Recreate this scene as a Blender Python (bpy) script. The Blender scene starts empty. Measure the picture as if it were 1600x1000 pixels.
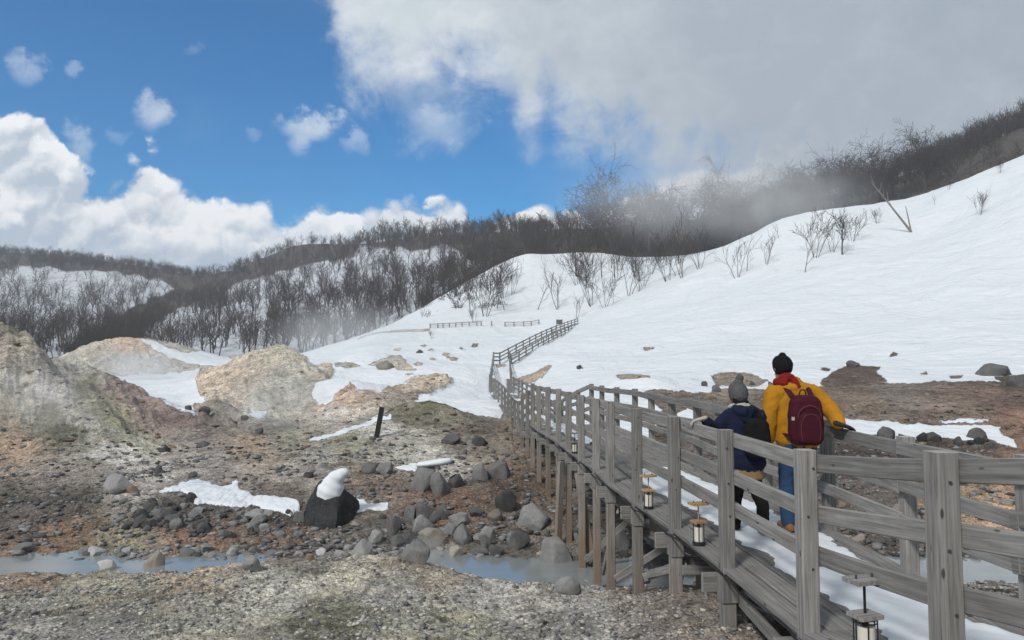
import bpy, bmesh, math, random
import numpy as np
from mathutils import Vector, Matrix, noise as mnoise

# ------------------------------------------------------------------ camera, sky, sun, exposure
SC = bpy.context.scene
COL = SC.collection
F = 1142.0            # focal length in photo pixels (1600 wide)
PITCH = math.radians(3.6)
CZ = 3.8              # camera height over the water of the stream (z = 0)
random.seed(7)
RNG = np.random.default_rng(11)

cam_d = bpy.data.cameras.new('camera')
cam = bpy.data.objects.new('camera', cam_d)
COL.objects.link(cam)
cam.location = (0, 0, CZ)
cam.rotation_euler = (math.pi / 2 + PITCH, 0, 0)
cam_d.sensor_width = 36
cam_d.lens = 36 * F / 1600
cam_d.clip_start = 0.05
cam_d.clip_end = 5000
SC.camera = cam
SC.view_settings.view_transform = 'Standard'
SC.view_settings.look = 'None'
SC.view_settings.exposure = 0.08
SC.cycles.volume_bounces = 4
SC.view_settings.gamma = 1.0

CP, SP = math.cos(PITCH), math.sin(PITCH)
def ray(px, py):
    """world direction (scaled to y = 1) of the ray through photo pixel px, py"""
    a = (px - 800) / F
    b = (500 - py) / F
    y = CP - b * SP
    z = SP + b * CP
    return a / y, z / y
def P(px, py, d):
    u, e = ray(px, py)
    return Vector((u * d, d, CZ + e * d))
def project(x, y, z):
    z = z - CZ
    dep = y * CP + z * SP
    dep = np.maximum(dep, 1e-3)
    return 800 + F * x / dep, 500 - F * (z * CP - y * SP) / dep

SUN_EL, SUN_AZ = math.radians(42), math.radians(215)     # azimuth clockwise from +y
sd = bpy.data.lights.new('sun', 'SUN')
sd.energy = 2.3
sd.angle = math.radians(8)
sd.color = (1.0, 0.955, 0.9)
sun = bpy.data.objects.new('sun', sd)
COL.objects.link(sun)
sdir = Vector((math.sin(SUN_AZ) * math.cos(SUN_EL), math.cos(SUN_AZ) * math.cos(SUN_EL), math.sin(SUN_EL)))
sun.rotation_euler = sdir.to_track_quat('Z', 'Y').to_euler()
sun.location = (0, 0, 60)

# --- node helper
class NT:
    def __init__(s, tree):
        s.t = tree; s.n = tree.nodes; s.l = tree.links
    def node(s, typ, ins=None, **kw):
        nd = s.n.new(typ)
        for k, v in kw.items():
            setattr(nd, k, v)
        for k, v in (ins or {}).items():
            s.put(nd.inputs[k], v)
        return nd
    def put(s, sock, v):
        if isinstance(v, bpy.types.NodeSocket):
            s.l.new(v, sock)
        elif isinstance(v, bpy.types.Node):
            s.l.new(v.outputs[0], sock)
        else:
            if sock.type == 'RGBA' and hasattr(v, '__len__') and len(v) == 3:
                v = (*v, 1)
            sock.default_value = v
    def m(s, op, a, b=0.0, c=0.0, clamp=False):
        nd = s.n.new('ShaderNodeMath'); nd.operation = op; nd.use_clamp = clamp
        s.put(nd.inputs[0], a); s.put(nd.inputs[1], b); s.put(nd.inputs[2], c)
        return nd.outputs[0]
    def ss(s, x, a, b, lo=0.0, hi=1.0):
        nd = s.n.new('ShaderNodeMapRange'); nd.interpolation_type = 'SMOOTHSTEP'
        s.put(nd.inputs['Value'], x); nd.inputs['From Min'].default_value = a; nd.inputs['From Max'].default_value = b
        nd.inputs['To Min'].default_value = lo; nd.inputs['To Max'].default_value = hi
        return nd.outputs[0]
    def mix(s, f, a, b, mode='MIX'):
        nd = s.n.new('ShaderNodeMix'); nd.data_type = 'RGBA'; nd.blend_type = mode; nd.clamp_factor = True
        s.put(nd.inputs['Factor'], f)
        s.put(nd.inputs[6], a if not (hasattr(a, '__len__') and len(a) == 3) else (*a, 1))
        s.put(nd.inputs[7], b if not (hasattr(b, '__len__') and len(b) == 3) else (*b, 1))
        return nd.outputs[2]
    def noise(s, vec, scale, detail=5, rough=0.55, dist=0.0, dim='3D'):
        nd = s.n.new('ShaderNodeTexNoise'); nd.noise_dimensions = dim
        if vec is not None: s.put(nd.inputs['Vector'], vec)
        nd.inputs['Scale'].default_value = scale; nd.inputs['Detail'].default_value = detail
        nd.inputs['Roughness'].default_value = rough; nd.inputs['Distortion'].default_value = dist
        return nd
    def vor(s, vec, scale, feature='F1', rnd=1.0):
        nd = s.n.new('ShaderNodeTexVoronoi'); nd.feature = feature
        if vec is not None: s.put(nd.inputs['Vector'], vec)
        nd.inputs['Scale'].default_value = scale; nd.inputs['Randomness'].default_value = rnd
        return nd
    def curve(s, x, pts, lo, hi):
        """piecewise curve y(x): pts in real units; x mapped lo..hi to 0..1, result in 0..1 * 1 (y already 0..1)"""
        mp = s.n.new('ShaderNodeMapRange'); s.put(mp.inputs['Value'], x)
        mp.inputs['From Min'].default_value = lo; mp.inputs['From Max'].default_value = hi
        fc = s.n.new('ShaderNodeFloatCurve')
        c = fc.mapping.curves[0]
        q = [((a - lo) / (hi - lo), b) for a, b in pts]
        c.points[0].location = q[0]; c.points[1].location = q[-1]
        for a in q[1:-1]:
            c.points.new(*a)
        fc.mapping.update()
        s.put(fc.inputs['Value'], mp.outputs[0])
        return fc.outputs[0]

def srgb(r, g, b):
    return tuple((c / 255 / 12.92) if c / 255 <= 0.04045 else ((c / 255 + 0.055) / 1.055) ** 2.4 for c in (r, g, b))

# --- world: Nishita sky with real cloud cover at infinity
world = bpy.data.worlds.new('World')
SC.world = world
world.use_nodes = True
world.cycles.sampling_method = 'MANUAL'
world.cycles.sample_map_resolution = 512
w = NT(world.node_tree)
w.n.clear()
tc = w.node('ShaderNodeTexCoord')
sep = w.node('ShaderNodeSeparateXYZ', {0: tc.outputs['Generated']})
X, Y, Z = sep.outputs
Ys = w.m('MAXIMUM', w.m('ABSOLUTE', Y), 0.05)
U = w.m('DIVIDE', X, Ys)
V = w.m('DIVIDE', Z, Ys)
uv = w.node('ShaderNodeCombineXYZ', {0: U, 1: V, 2: 0.0})
sky = w.node('ShaderNodeTexSky', sky_type='NISHITA', sun_disc=False)
sky.sun_elevation = SUN_EL; sky.sun_rotation = SUN_AZ
sky.altitude = 300; sky.air_density = 1.0; sky.dust_density = 0.3; sky.ozone_density = 2.5
hs = w.node('ShaderNodeHueSaturation', {'Color': sky, 'Saturation': 1.78, 'Value': 0.84})
# warped coordinates
def vadd(v, o): return w.node('ShaderNodeVectorMath', {0: v, 1: o}, operation='ADD').outputs[0]
def vmul(v, o): return w.node('ShaderNodeVectorMath', {0: v, 1: o}, operation='MULTIPLY').outputs[0]
n1 = w.noise(uv, 5.0, 8, 0.6)
n2 = w.noise(vadd(uv, (4.2, 1.7, 0)), 15.0, 8, 0.66)
n5 = w.noise(vadd(uv, (9.2, 3.7, 0)), 8.0, 9, 0.62, 0.6)
n1c = w.m('SUBTRACT', n1.outputs[0], 0.5)
n2c = w.m('SUBTRACT', n2.outputs[0], 0.5)
n5c = w.m('SUBTRACT', n5.outputs[0], 0.5)
wob = w.m('ADD', w.m('MULTIPLY', n1c, 0.22), w.m('MULTIPLY', n2c, 0.16))
wuv = vadd(uv, vmul(vadd(n2.outputs[1], (-.5, -.5, -.5)), (0.075, 0.075, 0)))
def uvp(px, py):
    return ray(px, py)
def bill(scale):
    """billowing cauliflower relief in 0..1"""
    v1 = w.vor(wuv, scale, 'F1'); v2 = w.vor(wuv, scale * 2.4, 'F1')
    return w.m('SUBTRACT', 1.0, w.m('ADD', w.m('MULTIPLY', v1.outputs[0], 1.0), w.m('MULTIPLY', v2.outputs[0], 0.5)))
puff = bill(13)
puffl = w.m('SUBTRACT', 1.0, w.m('ADD', w.vor(vadd(wuv, (-0.004, 0.016, 0)), 13, 'F1').outputs[0], w.m('MULTIPLY', w.vor(vadd(wuv, (-0.004, 0.010, 0)), 31.2, 'F1').outputs[0], 0.5)))
relief = w.m('SUBTRACT', puff, puffl)          # brighter where the billow faces up
# 1 lower cumulus bank: everything under a curve
bank = [(-600, 120), (-200, 130), (0, 158), (60, 172), (92, 200), (115, 270), (150, 285), (200, 262), (250, 245), (300, 275), (350, 290), (420, 318), (445, 338), (500, 318), (590, 300),
        (625, 292), (710, 302), (745, 335), (820, 318), (880, 322), (930, 308), (1000, 270), (1600, 200)]
lo, hi = uvp(-600, 0)[0], uvp(1600, 0)[0]
cb = w.curve(U, [(uvp(a, b)[0], (uvp(a, b)[1] - 0.0)) for a, b in bank], lo, hi)
s_bank = w.m('SUBTRACT', cb, V)
s_bank = w.m('ADD', s_bank, w.m('MULTIPLY', w.m('SUBTRACT', puff, 0.38), 0.062))
s_bank = w.m('ADD', s_bank, w.m('ADD', w.m('MULTIPLY', n1c, 0.07), w.m('MULTIPLY', n2c, 0.03)))
a_bank = w.ss(s_bank, -0.006, 0.012)
# 2 big grey cloud upper right: everything over a curve
big = [(-600, -300), (300, -260), (440, -60), (500, 20), (525, 110), (560, 165), (610, 205), (660, 215), (715, 200), (745, 172), (790, 190), (850, 215), (838, 250), (880, 275), (940, 290), (1000, 330), (1600, 420)]
cg = w.curve(U, [(uvp(a, b)[0], uvp(a, b)[1]) for a, b in sorted(big)], lo, hi)
s_big = w.m('ADD', w.m('SUBTRACT', V, cg), w.m('ADD', w.m('MULTIPLY', n5c, 0.33), w.m('MULTIPLY', n2c, 0.17)))
s_big = w.m('ADD', s_big, w.m('MULTIPLY', w.m('SUBTRACT', puff, 0.4), 0.035))
# a hole of thinner cloud inside the left rim
uh, vh = uvp(680, 158)
hu = w.m('MULTIPLY', w.m('ADD', w.m('SUBTRACT', U, uh), w.m('MULTIPLY', n1c, 0.14)), 15)
hv = w.m('MULTIPLY', w.m('ADD', w.m('SUBTRACT', V, vh), w.m('MULTIPLY', n5c, 0.10)), 26)
hole = w.m('MULTIPLY', w.ss(w.m('ADD', w.m('MULTIPLY', hu, hu), w.m('MULTIPLY', hv, hv)), 0.1, 1.6, 1, 0), 0.55)
a_big = w.m('MULTIPLY', w.ss(s_big, -0.03, 0.15), w.m('SUBTRACT', 1.0, hole))
# 3 wisps
wisp = None
for (px, py, rx, ry, k) in [(492, 195, 44, 22, .9), (470, 215, 16, 24, .6), (243, 175, 24, 26, .75), (38, 108, 20, 20, .45), (192, 205, 14, 18, .4), (312, 72, 14, 14, .3), (560, 225, 16, 12, .4), (130, 225, 22, 28, .5), (700, 190, 40, 30, .6), (105, 112, 10, 10, .3), (395, 210, 12, 9, .2)]:
    u0, v0 = uvp(px, py)
    du = w.m('MULTIPLY', w.m('ADD', w.m('SUBTRACT', U, u0), w.m('MULTIPLY', n5c, 0.09)), F / rx)
    dv = w.m('MULTIPLY', w.m('ADD', w.m('SUBTRACT', V, v0), w.m('MULTIPLY', n2c, 0.08)), F / ry)
    r2 = w.m('ADD', w.m('MULTIPLY', du, du), w.m('MULTIPLY', dv, dv))
    g = w.m('MULTIPLY', w.ss(w.m('ADD', r2, w.m('ADD', w.m('MULTIPLY', n2c, 7.5), w.m('MULTIPLY', n5c, 5.0))), -0.8, 2.4, 1, 0), k)
    wisp = g if wisp is None else w.m('MAXIMUM', wisp, g)
# shading of the clouds: bright sunlit rims and tops, grey-blue undersides
n3 = w.noise(uv, 3.2, 6, 0.55)
n4 = w.noise(uv, 7.0, 7, 0.6)
tb = w.m('ADD', w.ss(s_bank, 0.0, 0.22, 0.62, -0.15), w.m('MULTIPLY', w.m('SUBTRACT', n4.outputs[0], 0.46), 2.6))
tb = w.m('ADD', tb, w.m('MULTIPLY', relief, 2.4), clamp=True)
c_bank = w.mix(tb, srgb(180, 194, 210), srgb(246, 248, 250))
c_bank = w.mix(w.m('MULTIPLY', w.ss(V, 0.07, 0.20, 1, 0), 0.75), c_bank, srgb(166, 184, 206))
tg = w.m('ADD', w.ss(s_big, 0.0, 0.20, 0.9, 0.0), w.m('ADD', w.m('MULTIPLY', n3.outputs[0], 1.2), w.m('MULTIPLY', relief, 1.6)))
tg = w.m('SUBTRACT', tg, 0.55, clamp=True)
right = w.ss(w.m('ADD', U, w.m('MULTIPLY', n1c, 0.6)), -0.16, 0.36)
c_big0 = w.mix(right, srgb(206, 216, 222), srgb(166, 176, 188))
c_big = w.mix(w.m('MULTIPLY', tg, w.ss(U, -0.2, 0.25, 1.0, 0.15)), c_big0, srgb(236, 240, 243))
c_big = w.mix(w.m('MULTIPLY', w.ss(n3.outputs[0], 0.40, 0.66), 0.45), c_big, srgb(152, 164, 178))
c_big = w.mix(w.m('MULTIPLY', w.ss(n4.outputs[0], 0.5, 0.72), 0.22), c_big, srgb(205, 212, 220))
# overhead and behind the camera: bright broken overcast
up = w.ss(Z, 0.42, 0.62)
back = w.ss(Y, -0.05, 0.1, 1, 0)
over = w.m('MAXIMUM', up, back)
c_over = w.mix(w.ss(n3.outputs[0], 0.35, 0.65), srgb(190, 200, 210), srgb(226, 230, 234))
bg_sky = w.node('ShaderNodeBackground', {'Color': hs, 'Strength': 0.14})
bg_bank = w.node('ShaderNodeBackground', {'Color': c_bank, 'Strength': 1.0})
bg_big = w.node('ShaderNodeBackground', {'Color': c_big, 'Strength': 1.0})
bg_over = w.node('ShaderNodeBackground', {'Color': c_over, 'Strength': 0.60})
bg_w = w.node('ShaderNodeBackground', {'Color': srgb(214, 224, 236), 'Strength': 1.0})
def mixs(f, a, b):
    return w.node('ShaderNodeMixShader', {0: f, 1: a, 2: b}).outputs[0]
veil = w.m('MULTIPLY', w.ss(w.m('ADD', n1.outputs[0], w.m('MULTIPLY', U, 0.25)), 0.45, 0.75), 0.08)
r = mixs(veil, bg_sky.outputs[0], bg_w.outputs[0])
r = mixs(wisp, r, bg_w.outputs[0])
r = mixs(a_bank, r, bg_bank.outputs[0])
r = mixs(a_big, r, bg_big.outputs[0])
r = mixs(over, r, bg_over.outputs[0])
w.node('ShaderNodeOutputWorld', {0: r})
# ------------------------------------------------------------------ helpers for meshes and properties
def tag(o, label=None, cat=None, group=None, kind=None):
    if label: o['label'] = label
    if cat: o['category'] = cat
    if group: o['group'] = group
    if kind: o['kind'] = kind
    return o
def link(name, me, mat=None, parent=None, smooth=False):
    if mat is not None:
        for mm in (mat if isinstance(mat, (list, tuple)) else [mat]):
            me.materials.append(mm)
    if smooth:
        me.polygons.foreach_set('use_smooth', np.ones(len(me.polygons), dtype=bool))
    o = bpy.data.objects.new(name, me)
    COL.objects.link(o)
    if parent is not None:
        o.parent = parent
    return o
def mesh_np(name, verts, faces, attrs=None, uvs=None):
    """verts (n,3) float, faces (m,k) int, all faces with k corners"""
    verts = np.asarray(verts, dtype=np.float32); faces = np.asarray(faces, dtype=np.int32)
    me = bpy.data.meshes.new(name)
    m_, k = faces.shape
    me.vertices.add(len(verts)); me.vertices.foreach_set('co', verts.ravel())
    me.loops.add(m_ * k); me.loops.foreach_set('vertex_index', faces.ravel())
    me.polygons.add(m_)
    me.polygons.foreach_set('loop_start', np.arange(0, m_ * k, k, dtype=np.int32))
    try:
        me.polygons.foreach_set('loop_total', np.full(m_, k, dtype=np.int32))
    except Exception:
        pass
    if uvs is not None:
        uvl = me.uv_layers.new(name='UVMap')
        uvl.data.foreach_set('uv', np.asarray(uvs, dtype=np.float32).ravel())
    me.update(calc_edges=True)
    for an, av in (attrs or {}).items():
        av = np.asarray(av, dtype=np.float32)
        if av.ndim == 1:
            at = me.attributes.new(an, 'FLOAT', 'POINT'); at.data.foreach_set('value', av)
        else:
            at = me.attributes.new(an, 'FLOAT_COLOR', 'POINT')
            at.data.foreach_set('color', np.concatenate([av, np.ones((len(av), 1), np.float32)], 1).ravel())
    return me

# ------------------------------------------------------------------ numpy noise
_perm = np.random.default_rng(5).permutation(512).astype(np.int64)
_grad = np.random.default_rng(6).uniform(0, 2 * np.pi, 512)
_gx, _gy = np.cos(_grad), np.sin(_grad)
def pn(x, y):
    xi = np.floor(x).astype(np.int64); yi = np.floor(y).astype(np.int64)
    xf = x - xi; yf = y - yi
    u = xf * xf * xf * (xf * (xf * 6 - 15) + 10); v = yf * yf * yf * (yf * (yf * 6 - 15) + 10)
    def g(ix, iy, dx, dy):
        h = _perm[(_perm[ix & 511] + iy) & 511]
        return _gx[h] * dx + _gy[h] * dy
    a = g(xi, yi, xf, yf); b = g(xi + 1, yi, xf - 1, yf)
    c = g(xi, yi + 1, xf, yf - 1); d = g(xi + 1, yi + 1, xf - 1, yf - 1)
    return ((a + u * (b - a)) * (1 - v) + (c + u * (d - c)) * v) * 1.5
def fbm(x, y, sc, oct=4, gain=0.5, ridged=False):
    r = 0; amp = 1; f = 1.0 / sc; tot = 0
    for k in range(oct):
        n = pn(x * f + 17.3 * k, y * f - 9.1 * k)
        if ridged: n = 1 - 2 * np.abs(n)
        r = r + amp * n; tot += amp; amp *= gain; f *= 2.03
    return r / tot

# ------------------------------------------------------------------ ground shape: control points (photo pixel, distance) -> elevation angle field
class Field:
    def __init__(s, pts, wscale=1.0, eps=0.04, smooth=1e-4):
        q = []
        for px, py, d in pts:
            u, e = ray(px, py)
            q.append((u, math.log(d) * wscale, e))
        q = np.array(q); s.c = q[:, :2]; s.ws = wscale; s.eps = eps
        n = len(q)
        K = s.k(s.c, s.c) + np.eye(n) * -smooth
        A = np.zeros((n + 3, n + 3)); A[:n, :n] = K; A[:n, n] = 1; A[:n, n + 1:] = s.c; A[n:, :n] = A[:n, n:].T
        b = np.zeros(n + 3); b[:n] = q[:, 2]
        s.w = np.linalg.solve(A, b)
    def k(s, a, b):
        d2 = (a[:, None, 0] - b[None, :, 0]) ** 2 + (a[:, None, 1] - b[None, :, 1]) ** 2
        return np.sqrt(d2 + s.eps ** 2)
    def __call__(s, u, d):
        u = np.asarray(u, float); sh = u.shape
        p = np.stack([u.ravel(), np.log(np.asarray(d, float)).ravel() * s.ws], 1)
        out = np.empty(len(p)); n = len(s.c)
        for i in range(0, len(p), 60000):
            q = p[i:i + 60000]
            out[i:i + 60000] = s.k(q, s.c) @ s.w[:n] + s.w[n] + q @ s.w[n + 1:]
        return out.reshape(sh)

def zrow(d, zs):
    """row of controls at distance d: {px: z relative to the camera}"""
    return [(px, 572 - z / d * F * 1.0, d) for px, z in zs]
G = []
# near the camera (below the frame)
G += zrow(2.0, [(-900, -2.7), (0, -2.7), (800, -2.6), (1600, -2.3), (2400, -2.2)])
G += zrow(4.5, [(-700, -2.8), (0, -2.8), (500, -2.75), (900, -2.7), (1130, -2.5), (1400, -2.45), (1700, -2.4), (2300, -2.3)])
G += [(-600, 1000, 7.7), (0, 1000, 7.7), (300, 995, 7.7), (600, 990, 7.7), (900, 1000, 7.7), (540, 955, 9.0)]
G += [(1130, 985, 6.6), (1051, 934, 8.1), (995, 935, 9.6), (952, 928, 11.1), (1250, 960, 7.5), (1400, 950, 8.0), (1600, 940, 8.5), (2200, 940, 8.5)]
G += [(-600, 925, 11.0), (0, 912, 11.2), (60, 897, 11.8), (110, 915, 11.3), (200, 907, 11.6), (350, 889, 12.2), (480, 880, 12.4), (600, 878, 12.4), (690, 888, 12.2), (760, 908, 11.9), (850, 914, 11.8),
      (900, 918, 11.8), (1000, 930, 11.2), (1150, 930, 11.0), (1300, 925, 11.0), (1500, 915, 11.5), (1700, 915, 11.5), (2200, 915, 11.5)]
# stream bed
G += zrow(13.3, [(-800, -4.0), (0, -4.0), (300, -4.0), (600, -4.02), (800, -4.02), (1000, -4.0), (1300, -4.0), (1600, -4.0), (2300, -4.0)])
G += zrow(14.3, [(-800, -4.0), (0, -4.0), (300, -4.0), (600, -4.0), (800, -4.0), (1000, -4.0), (1300, -4.0), (1600, -4.0), (2300, -4.0)])
# far bank, rising
G += [(-600, 862, 15.1), (0, 864, 15.1), (300, 862, 15.2), (600, 862, 15.2), (800, 862, 15.2), (1000, 858, 15.3), (1300, 855, 15.3), (1600, 852, 15.3), (2200, 850, 15.3)]
G += [(-600, 815, 17), (0, 818, 17), (300, 818, 17), (600, 812, 17), (876, 826, 16.4), (1000, 815, 17), (1300, 800, 17.5), (1600, 795, 17.5), (2200, 790, 17.5)]
G += [(-600, 770, 19), (0, 772, 19), (200, 770, 19), (330, 768, 19.5), (500, 770, 19), (700, 772, 19), (844, 768, 19), (1100, 770, 19.5), (1450, 750, 20), (1700, 750, 20)]
G += [(0, 742, 22), (180, 728, 22), (330, 722, 23), (500, 722, 22.5), (650, 718, 23), (760, 722, 22.5), (820, 720, 23), (1000, 716, 23.5), (1450, 708, 23.5), (1700, 706, 23.5), (2200, 700, 23)]
G += [(240, 712, 24.5), (340, 700, 25.5), (460, 690, 26.5), (540, 668, 28), (600, 656, 29), (665, 631, 30), (700, 640, 30), (740, 664, 29), (790, 688, 26), (815, 698, 25.2)]
# the plain behind the near crest
G += [(330, 702, 29), (420, 690, 32), (350, 668, 36), (330, 650, 42), (460, 685, 34), (520, 672, 38), (600, 660, 40), (665, 655, 38), (730, 668, 34), (770, 664, 33), (790, 655, 38)]
# left mound: front face, ridge, far side
G += [(-500, 640, 24), (-500, 470, 33), (-300, 480, 33), (0, 514, 32), (25, 524, 32), (60, 548, 32), (90, 577, 31), (120, 600, 30), (145, 640, 28), (170, 665, 26.5), (200, 700, 25),
      (0, 700, 24), (60, 690, 24.5), (120, 705, 24), (0, 640, 27), (60, 635, 28), (100, 650, 27.5), (-500, 560, 45), (0, 590, 42), (60, 600, 42)]
G += [(100, 578, 52), (125, 580, 49), (155, 592, 46), (190, 608, 42), (230, 630, 39), (290, 662, 36), (325, 684, 33), (160, 655, 33), (200, 680, 31), (250, 700, 28), (150, 620, 38)]
# snow flat behind, mounds
G += [(200, 620, 60), (260, 640, 45), (300, 640, 48), (240, 600, 75), (310, 590, 80), (170, 592, 85), (100, 590, 85)]
G += [(80, 572, 110), (110, 556, 110), (150, 537, 112), (200, 530, 112), (240, 534, 112), (290, 548, 110), (340, 566, 105), (360, 570, 100), (220, 585, 95), (330, 584, 95), (-500, 560, 110)]
G += [(80, 580, 150), (200, 570, 150), (340, 575, 150), (-500, 570, 170)]
G += [(300, 612, 56), (328, 594, 58), (355, 576, 60), (385, 562, 60), (410, 553, 60), (440, 543, 60), (465, 552, 60), (490, 572, 58), (512, 594, 56), (350, 630, 46), (420, 620, 48), (480, 630, 46), (400, 655, 40), (500, 650, 42), (440, 580, 54)]
G += [(330, 586, 75), (430, 585, 75), (500, 590, 75)]
# snow bank and orange mound, rising to the road and ridge
G += [(505, 590, 60), (545, 600, 47), (520, 630, 43), (570, 616, 46), (560, 640, 41), (600, 640, 41), (640, 606, 50), (640, 625, 44), (700, 595, 52), (700, 620, 46), (740, 640, 41)]
G += [(520, 572, 75), (590, 574, 68), (650, 583, 64), (590, 562, 80), (640, 566, 80), (720, 575, 65), (520, 560, 110), (560, 545, 105), (620, 545, 100), (700, 545, 95), (740, 550, 85)]
G += [(500, 560, 130), (570, 526, 132), (620, 519, 132), (700, 514, 132), (760, 513, 132), (830, 512, 132)]
G += [(540, 550, 180), (580, 520, 165), (640, 492, 168), (680, 472, 170), (720, 448, 172), (770, 422, 175), (850, 404, 178), (870, 410, 178), (900, 402, 180), (960, 402, 180), (1030, 402, 175), (1100, 395, 165)]
G += [(760, 470, 155), (850, 450, 158), (930, 440, 155), (840, 490, 140), (650, 505, 145)]
# below the far part of the walkway
G += zrow(38, [(780, -2.75), (820, -2.75), (900, -2.4)])
G += zrow(48, [(770, -2.35), (810, -2.3), (900, -1.9)])
G += zrow(54, [(765, -2.1), (800, -2.0), (860, -1.4)])
G += zrow(62, [(770, -1.2), (810, -1.0), (860, -0.2)])
G += zrow(70, [(750, -0.3), (771, -0.05), (800, 0.1), (850, 1.0)])
G += [(781, 567, 74), (903, 506, 125), (840, 535, 100), (870, 521, 112)]
# right hand snow slope
G += [(900, 560, 72), (900, 600, 48), (850, 625, 38), (930, 620, 38), (1000, 608, 42), (1000, 560, 66), (1000, 505, 96), (960, 478, 125), (1000, 460, 130), (1060, 430, 132), (1100, 408, 133), (1160, 383, 135), (1200, 355, 136), (1240, 338, 137), (1285, 329, 137), (1340, 329, 136), (1400, 338, 134),
      (1445, 324, 132), (1480, 300, 130), (1530, 278, 128), (1600, 250, 125), (1900, 150, 120), (2300, 80, 110)]
G += [(1180, 602, 38), (1300, 601, 37), (1450, 600, 36), (1600, 606, 34), (2100, 610, 32), (1100, 560, 56), (1300, 555, 52), (1500, 550, 48), (1800, 540, 46), (2300, 530, 40), (1100, 500, 85), (1300, 490, 76), (1500, 470, 72), (1800, 440, 65),
      (1300, 420, 102), (1500, 390, 95), (1150, 450, 110), (1300, 372, 120), (1450, 370, 112), (1600, 330, 100), (2000, 300, 85)]
# brown terrace and rocky hollow
G += [(1050, 645, 30), (1180, 640, 30), (1300, 636, 30), (1450, 632, 30), (1600, 636, 29), (2100, 640, 28), (1000, 660, 29), (1200, 675, 26), (1450, 672, 26), (1600, 675, 25.5), (900, 670, 29)]
# far rim drops out of sight
for px, py in [(-500, 560), (80, 585), (200, 580), (340, 585), (500, 572), (580, 540), (640, 510), (720, 470), (770, 445), (850, 428), (900, 425), (1000, 425), (1100, 420), (1200, 385), (1285, 352), (1400, 360), (1480, 325), (1600, 275), (1900, 175), (2300, 100)]:
    G.append((px, py, 215))
GF = Field(G)

def noise_amp(x, y):
    d = np.hypot(x, y)
    return d
def ground_base(x, y):
    x = np.asarray(x, float); y = np.asarray(y, float)
    return CZ + y * GF(x / y, y)
def rough(x, y, snow):
    d = y
    rock = 1 - np.clip(snow, 0, 1)
    far = np.clip((d - 20) / 25, 0, 1)
    n = 0.075 * fbm(x, y, 1.3, 4) + 0.05 * fbm(x, y, 0.33, 3, ridged=True) * (1 - 0.3 * far)
    n = n + far * (0.6 * (fbm(x, y, 9.0, 5, 0.55, ridged=True) - .45) + 0.42 * fbm(x + 5, y * .7, 2.6, 4, 0.6, ridged=True)) * np.clip((75 - np.abs(d - 60)) / 40, 0, 1) * (np.clip((x < 0) * 1.0, 0, 1) * 0.9 + 0.1)
    # gullies running down the round mound and the left hill
    for mx_, my_, R_, am in ((ray(430, 560)[0] * 58, 60.0, 13.0, .5), (ray(205, 560)[0] * 108, 110.0, 26.0, 1.2), (ray(545, 610)[0] * 46, 48.0, 6.0, .35)):
        rr_ = np.hypot(x - mx_, (y - my_) * .8); an_ = np.arctan2(y - my_, x - mx_)
        m_ = np.clip(1 - rr_ / R_, 0, 1) ** .6 * np.clip(rr_ / R_ * 4, .25, 1)
        n = n + am * m_ * (fbm(an_ * 3.2 + .25 * fbm(x, y, 3, 2), rr_ * .10, 1.0, 4, .6, ridged=True) - .5)
    m_ = np.clip((-x - 10) / 5, 0, 1) * np.clip((y - 22) / 5, 0, 1) * np.clip((62 - y) / 15, 0, 1)
    n = n + m_ * .6 * (fbm(x * .85 + y * .62, (y * .6 - x * .35) * .28, 2.2, 5, .58, ridged=True) - .5)
    # crusts and ledges of the near banks
    n = n + (1 - far) * .05 * np.round(2.2 * fbm(x, y, 2.1, 3)) * .8
    n = n * rock
    s = (0.03 * fbm(x, y, 2.5, 3) + far * (0.6 * fbm(x, y, 16.0, 3) + 0.16 * fbm(x, y, 4.5, 3) + 0.05 * fbm(x, y, 1.3, 2))) * np.clip(snow, 0, 1)
    # damp roughness in the stream bed so that the water keeps its edge
    return n + s + np.clip(snow, 0, 1) * 0.09

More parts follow.
